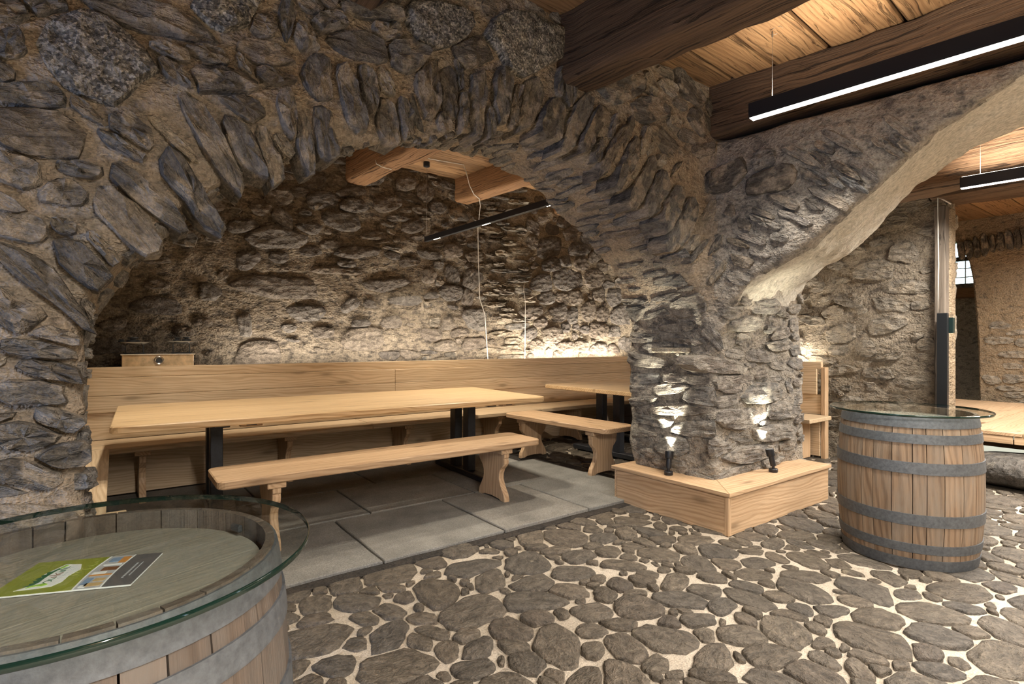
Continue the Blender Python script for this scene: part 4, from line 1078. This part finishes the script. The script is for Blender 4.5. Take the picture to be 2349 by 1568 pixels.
flat('logo_meadow', [(-.062,-.052),(-.050,-.046),(-.040,-.048),(-.034,-.042),(-.040,-.036),(-.052,-.040),(-.060,-.044)], .0045, 'ink_lime')
flat('logo_meadow', [(-.052,.030),(-.047,.030),(-.042,.044),(-.048,.046)], .0045, 'ink_lime')
def stroke(pts, w=.0011, mat='ink_green'):
    P_ = np.array(pts); d_ = np.gradient(P_, axis=0); n_ = np.stack([-d_[:, 1], d_[:, 0]], 1); n_ /= np.linalg.norm(n_, axis=1)[:, None]+1e-9
    flat('logo_letter', [tuple(q) for q in P_-n_*w/2]+[tuple(q) for q in (P_+n_*w/2)[::-1]], .0048, mat)
stroke([(-.040,-.038),(-.046,-.033),(-.044,-.026),(-.036,-.026),(-.034,-.032)]); stroke([(-.044,-.021),(-.036,-.019),(-.035,-.014)]); stroke([(-.044,-.012),(-.036,-.010)], .0013, 'ink_brown')
stroke([(-.050,-.004),(-.034,-.002)], .0014, 'ink_brown'); stroke([(-.046,.008),(-.041,0),(-.034,.008)], .0013, 'ink_brown'); stroke([(-.044,.013),(-.036,.013),(-.035,.018),(-.044,.019)], .0012); stroke([(-.050,.024),(-.036,.026)], .0012); stroke([(-.044,.030),(-.036,.031),(-.036,.036)], .001)
for k in range(5): stroke([(-.030+.002*math.sin(k), -.020+k*.011), (-.026, -.014+k*.011)], .0008, 'paper_shade')
for k in range(6):
    a_ = k*1.1; stroke([(-.004+.012*math.cos(a_+q*.5)*(.4+q*.12), -.02+k*.014+.012*math.sin(a_+q*.5)*(.4+q*.12)) for q in range(6)], .0010, 'paper_green_light')

# ------------------------------------------------------------------ old kitchen scale on the shelf behind the backrest
ks = thing('kitchen_scale', (.29, 5.42, 1.0005), 'old two-tray kitchen balance with weights on the shelf behind the backrest', 'scale')
board('body', (0, 0, .052), (.50, .16, .104), 'enamel', ks, 'x', .004)
board('top_plate', (0, 0, .107), (.52, .18, .008), 'cream_enamel', ks, 'x', .003)
my = Matrix.Rotation(math.radians(90), 4, 'X')
dl = lathe('dial_ring', [(.022, 0), (.036, 0), (.036, .010), (.030, .014), (.022, .010)], 'tray_metal', ks, c=(.0, -.080, .058), seg=28, mtx=my)
lathe('dial_glass', [(0, .004), (.0235, .004)], 'scale_iron', dl, c=(.0, -.080, .058), seg=24, mtx=my)
for s in (-1, 1):
    x = s*.165; zt = .185+(.010 if s > 0 else 0)
    tr = lathe('tray', [(0, 0), (.075, 0), (.095, .012), (.120, .022), (.122, .024), (.118, .025), (.092, .016), (.072, .004), (0, .004)], 'tray_metal', ks, c=(x, 0, zt), seg=36)
    for dx in (-.06, .06): board('tray_support', (x+dx, 0, (zt+.111)/2+.0), (.008, .02, zt-.109), 'scale_iron', ks, 'z', .001)
    board('tray_carrier', (x, 0, .117), (.15, .03, .010), 'scale_iron', ks, 'x', .002)
def weight(x, y_, zb, r, h, label):
    o = lathe('scale_weight', [(0, 0), (r, 0), (r, h*.55), (r*.9, h*.62), (r*.45, h*.66), (r*.45, h*.78), (r*.8, h*.82), (r*.8, h*.96), (0, h)], 'scale_iron', None, seg=24)
    o.location = (.29+x, 5.42+y_, 1.0005+zb); tag(o, label, 'weight', 'iron weights on the scale trays')
weight(-.175, 0, .1895, .046, .062, 'larger dark weight on the left tray of the kitchen scale')
weight(-.252, .005, .203, .022, .03, 'tiny dark weight at the edge of the left scale tray')
weight(.135, 0, .1995, .030, .052, 'narrow dark weight on the right tray of the kitchen scale')
weight(.205, 0, .1995, .034, .056, 'wider dark weight on the right tray of the kitchen scale')
tag(board('wood_offcut', (.60, 5.42, 1.0065), (.085, .05, .012), 'larch', None), 'small wood offcut lying beside the kitchen scale', 'wood piece')

# ------------------------------------------------------------------ lamps
def led_pendant(p_end, L, z0, label, group, strip_mat='led_white', up=True, d=(.125, -.992), zc=2.945, power=1., spread=112):
    a = math.atan2(d[1], d[0]); t = thing('pendant_lamp', (p_end[0], p_end[1], z0), label, 'lamp', group, a)
    board('housing', (L/2, 0, .046), (L, .058, .076), 'black_metal', t, 'x', .002)
    for s in (-1, 1): board('side_lip', (L/2, s*.027, .005), (L, .004, .010), 'black_metal', t, 'x', .001)
    board('end_cap', (.002, 0, .0425), (.004, .058, .083), 'black_metal', t, 'z', .001); board('end_cap', (L-.002, 0, .0425), (.004, .058, .083), 'black_metal', t, 'z', .001)
    board('diffuser', (L/2, 0, .003), (L-.01, .048, .012), strip_mat, t, 'x', .001)
    if up: board('uplight', (L/2, 0, .086), (L-.02, .036, .004), 'led_up', t, 'x', .001)
    area('pendant_light', (L/2, 0, -.006), (0, 0, 0), L-.02, .045, LEVEL['pendant']*power, (1, .94, .86), t, spread)
    if up: area('pendant_uplight', (L/2, 0, .092), (math.pi, 0, 0), L-.02, .036, LEVEL['up']*power, (1, .88, .72), t, 150)
    for x in (.12, L-.12):
        w_ = tube('suspension_wire', [(x, 0, .084), (x, 0, zc-z0-.02)], .0011, 'wire', t)
        lathe('gripper', [(0, 0), (.004, 0), (.0045, .03), (.002, .034), (0, .036)], 'rivet_steel', w_, c=(x, 0, zc-z0-.05), seg=10)
        tube('wire_loop', [(x+.035*math.cos(q*.7)+.02, .0, zc-z0-.022+.02*math.sin(q*.7)) for q in range(8)], .0012, 'wire', w_)
    return t
led_pendant((2.917, 1.675), 2.5, 2.475, 'long black pendant lamp with a white light line near the ceiling at the right', 'linear pendant lamps', power=.58, spread=105)
led_pendant((5.38, 1.34), 2.2, 2.42, 'second black pendant lamp with light line in the room beyond the plastered arch', 'linear pendant lamps', power=2.3, spread=165)
led_pendant((.30, -.55), 2.5, 2.475, 'added black pendant lamp, unseen behind the viewpoint, filling light on the arch wall', 'linear pendant lamps', power=3.9, spread=170)  # added lamp out of view, put in to fill light onto the arch wall
def spot_pendant(p0, p1, z0, groups, zc, label, power=1., cone=108):
    p0, p1 = np.array(p0), np.array(p1); L = np.linalg.norm(p1-p0); d = (p1-p0)/L
    t = thing('spot_rail_lamp', (p0[0], p0[1], z0), label, 'lamp', 'alcove rail lamps', math.atan2(d[1], d[0]))
    board('housing', (L/2, 0, .028), (L, .036, .055), 'black_metal', t, 'x', .002)
    for g in groups:
        h_ = board('spot_insert', (g, 0, .0005), (.15, .026, .002), 'black_panel', t, 'x', .0004)
        for k in range(5): lathe('spot_dot', [(0, -.0016), (.0065, -.0016), (.0065, 0)], 'led_dot', h_, c=(g-.056+k*.028, 0, .0), seg=12)
        l = bpy.data.lights.new('spot', 'SPOT'); l.energy = LEVEL['alcove_spot']*power; l.color = (1, .89, .72); l.spot_size = math.radians(cone); l.spot_blend = .6; l.shadow_soft_size = .03
        o = bpy.data.objects.new('spot', l); COL.objects.link(o); o.parent = t; o.location = (g, 0, -.02)
    for x in (.02, L-.12):
        tube('suspension_wire', [(x, 0, .055), (x, 0, zc-z0)], .001, 'wire', t)
        lathe('canopy', [(0, 0), (.033, 0), (.035, .003), (.035, .05), (0, .05)], 'black_metal', t, c=(x, 0, zc-z0-.05), seg=24)
    return t
spot_pendant((2.74, 5.33), (2.84, 2.93), 2.31, (.24, 1.13, 2.03), 3.18, 'thin black rail lamp with small spot dots hanging above the tables')
spot_pendant((.42, 4.75), (.50, 2.95), 2.44, (.35, .8, 1.3), 3.18, 'assumed rail lamp, unseen behind the arch, lighting the left end of the long table', .62, 96)  # assumed second rail lamp, unseen, put in to light the table's left end
# lamp added out of view to light the far room
led_pendant((8.1, 1.35), 2.0, 2.6, 'added pendant lamp, out of view, lighting the far room behind the door post', 'linear pendant lamps', up=True, power=1.4, spread=165)

# ------------------------------------------------------------------ cables, door post, wall fittings
tag(tube('lamp_cord', [(1.99, 4.9, 2.94), (2.0, 4.9, 2.905), (2.06, 4.9, 2.888), (2.16, 4.92, 2.888)], .004, 'white_cord'), 'short white twisted cord looped under the left alcove beam', 'cable')
tag(tube('lamp_cord', [(2.30, 5.1, 3.172), (2.7, 5.15, 3.165), (3.10, 5.12, 3.172), (3.13, 5.12, 3.10), (3.18, 5.13, 2.96), (3.27, 5.18, 2.885), (3.42, 5.3, 2.885), (3.55, 5.48, 2.86), (3.58, 5.58, 2.6), (3.60, 5.60, 2.2), (3.62, 5.60, 1.75), (3.67, 5.56, 1.55), (3.70, 5.54, 1.0)], .0045, 'white_cord'), 'long white twisted cord from the alcove ceiling down the back wall', 'cable')
tag(tube('lamp_cord', [(4.09, 5.31, 1.95), (4.08, 5.31, 1.85), (4.10, 5.30, 1.72), (4.09, 5.30, 1.0)], .0045, 'white_cord'), 'short white cord running down the stone jamb to the backrest', 'cable')
dp = empty('door_1', (6.02, 1.63, 0), kind='structure', label='grey timber post at the opening to the far room')
board('door_post', (.06, .02, 1.44), (.10, .085, 2.02), 'oak_post', dp, 'z', .008)
board('door_jamb', (.20, .02, 1.44), (.16, .10, 2.02), 'mortar_brown', dp, 'z', .02)
board('door_lintel', (.2, -1.5, 2.60), (.36, 3.2, .16), 'old_beam', dp, 'y', .01)
pn = thing('control_panel', (5.965, 1.61, .45), 'tall narrow black panel fixed to the door post', 'panel')
board('panel_front', (0, 0, .51), (.045, .075, 1.02), 'black_panel', pn, 'z', .002)
tag(board('junction_box', (6.02, 1.560, 1.36), (.05, .035, .14), 'green_plastic', None), 'small dark green box beside the black panel on the door post', 'box')
tag(tube('post_cord', [(6.0, 1.56, 2.44), (5.96, 1.60, 2.48), (5.93, 1.635, 2.50), (5.93, 1.635, 2.2), (5.93, 1.632, 1.9), (5.93, 1.638, 1.475)], .005, 'white_cord'), 'white cable running down the door post to the black panel', 'cable')
# flat stone jutting from the pier
sl = prism('ledge_stone', [(-.02, -.19), (.10, -.17), (.13, .15), (.02, .19), (-.03, .05)], .035, 'z', (0, 0, 0), 'palestone', WA[1], 'y', .008); sl.location = (3.22, 2.50, 1.15)
print('objects', len(bpy.data.objects))
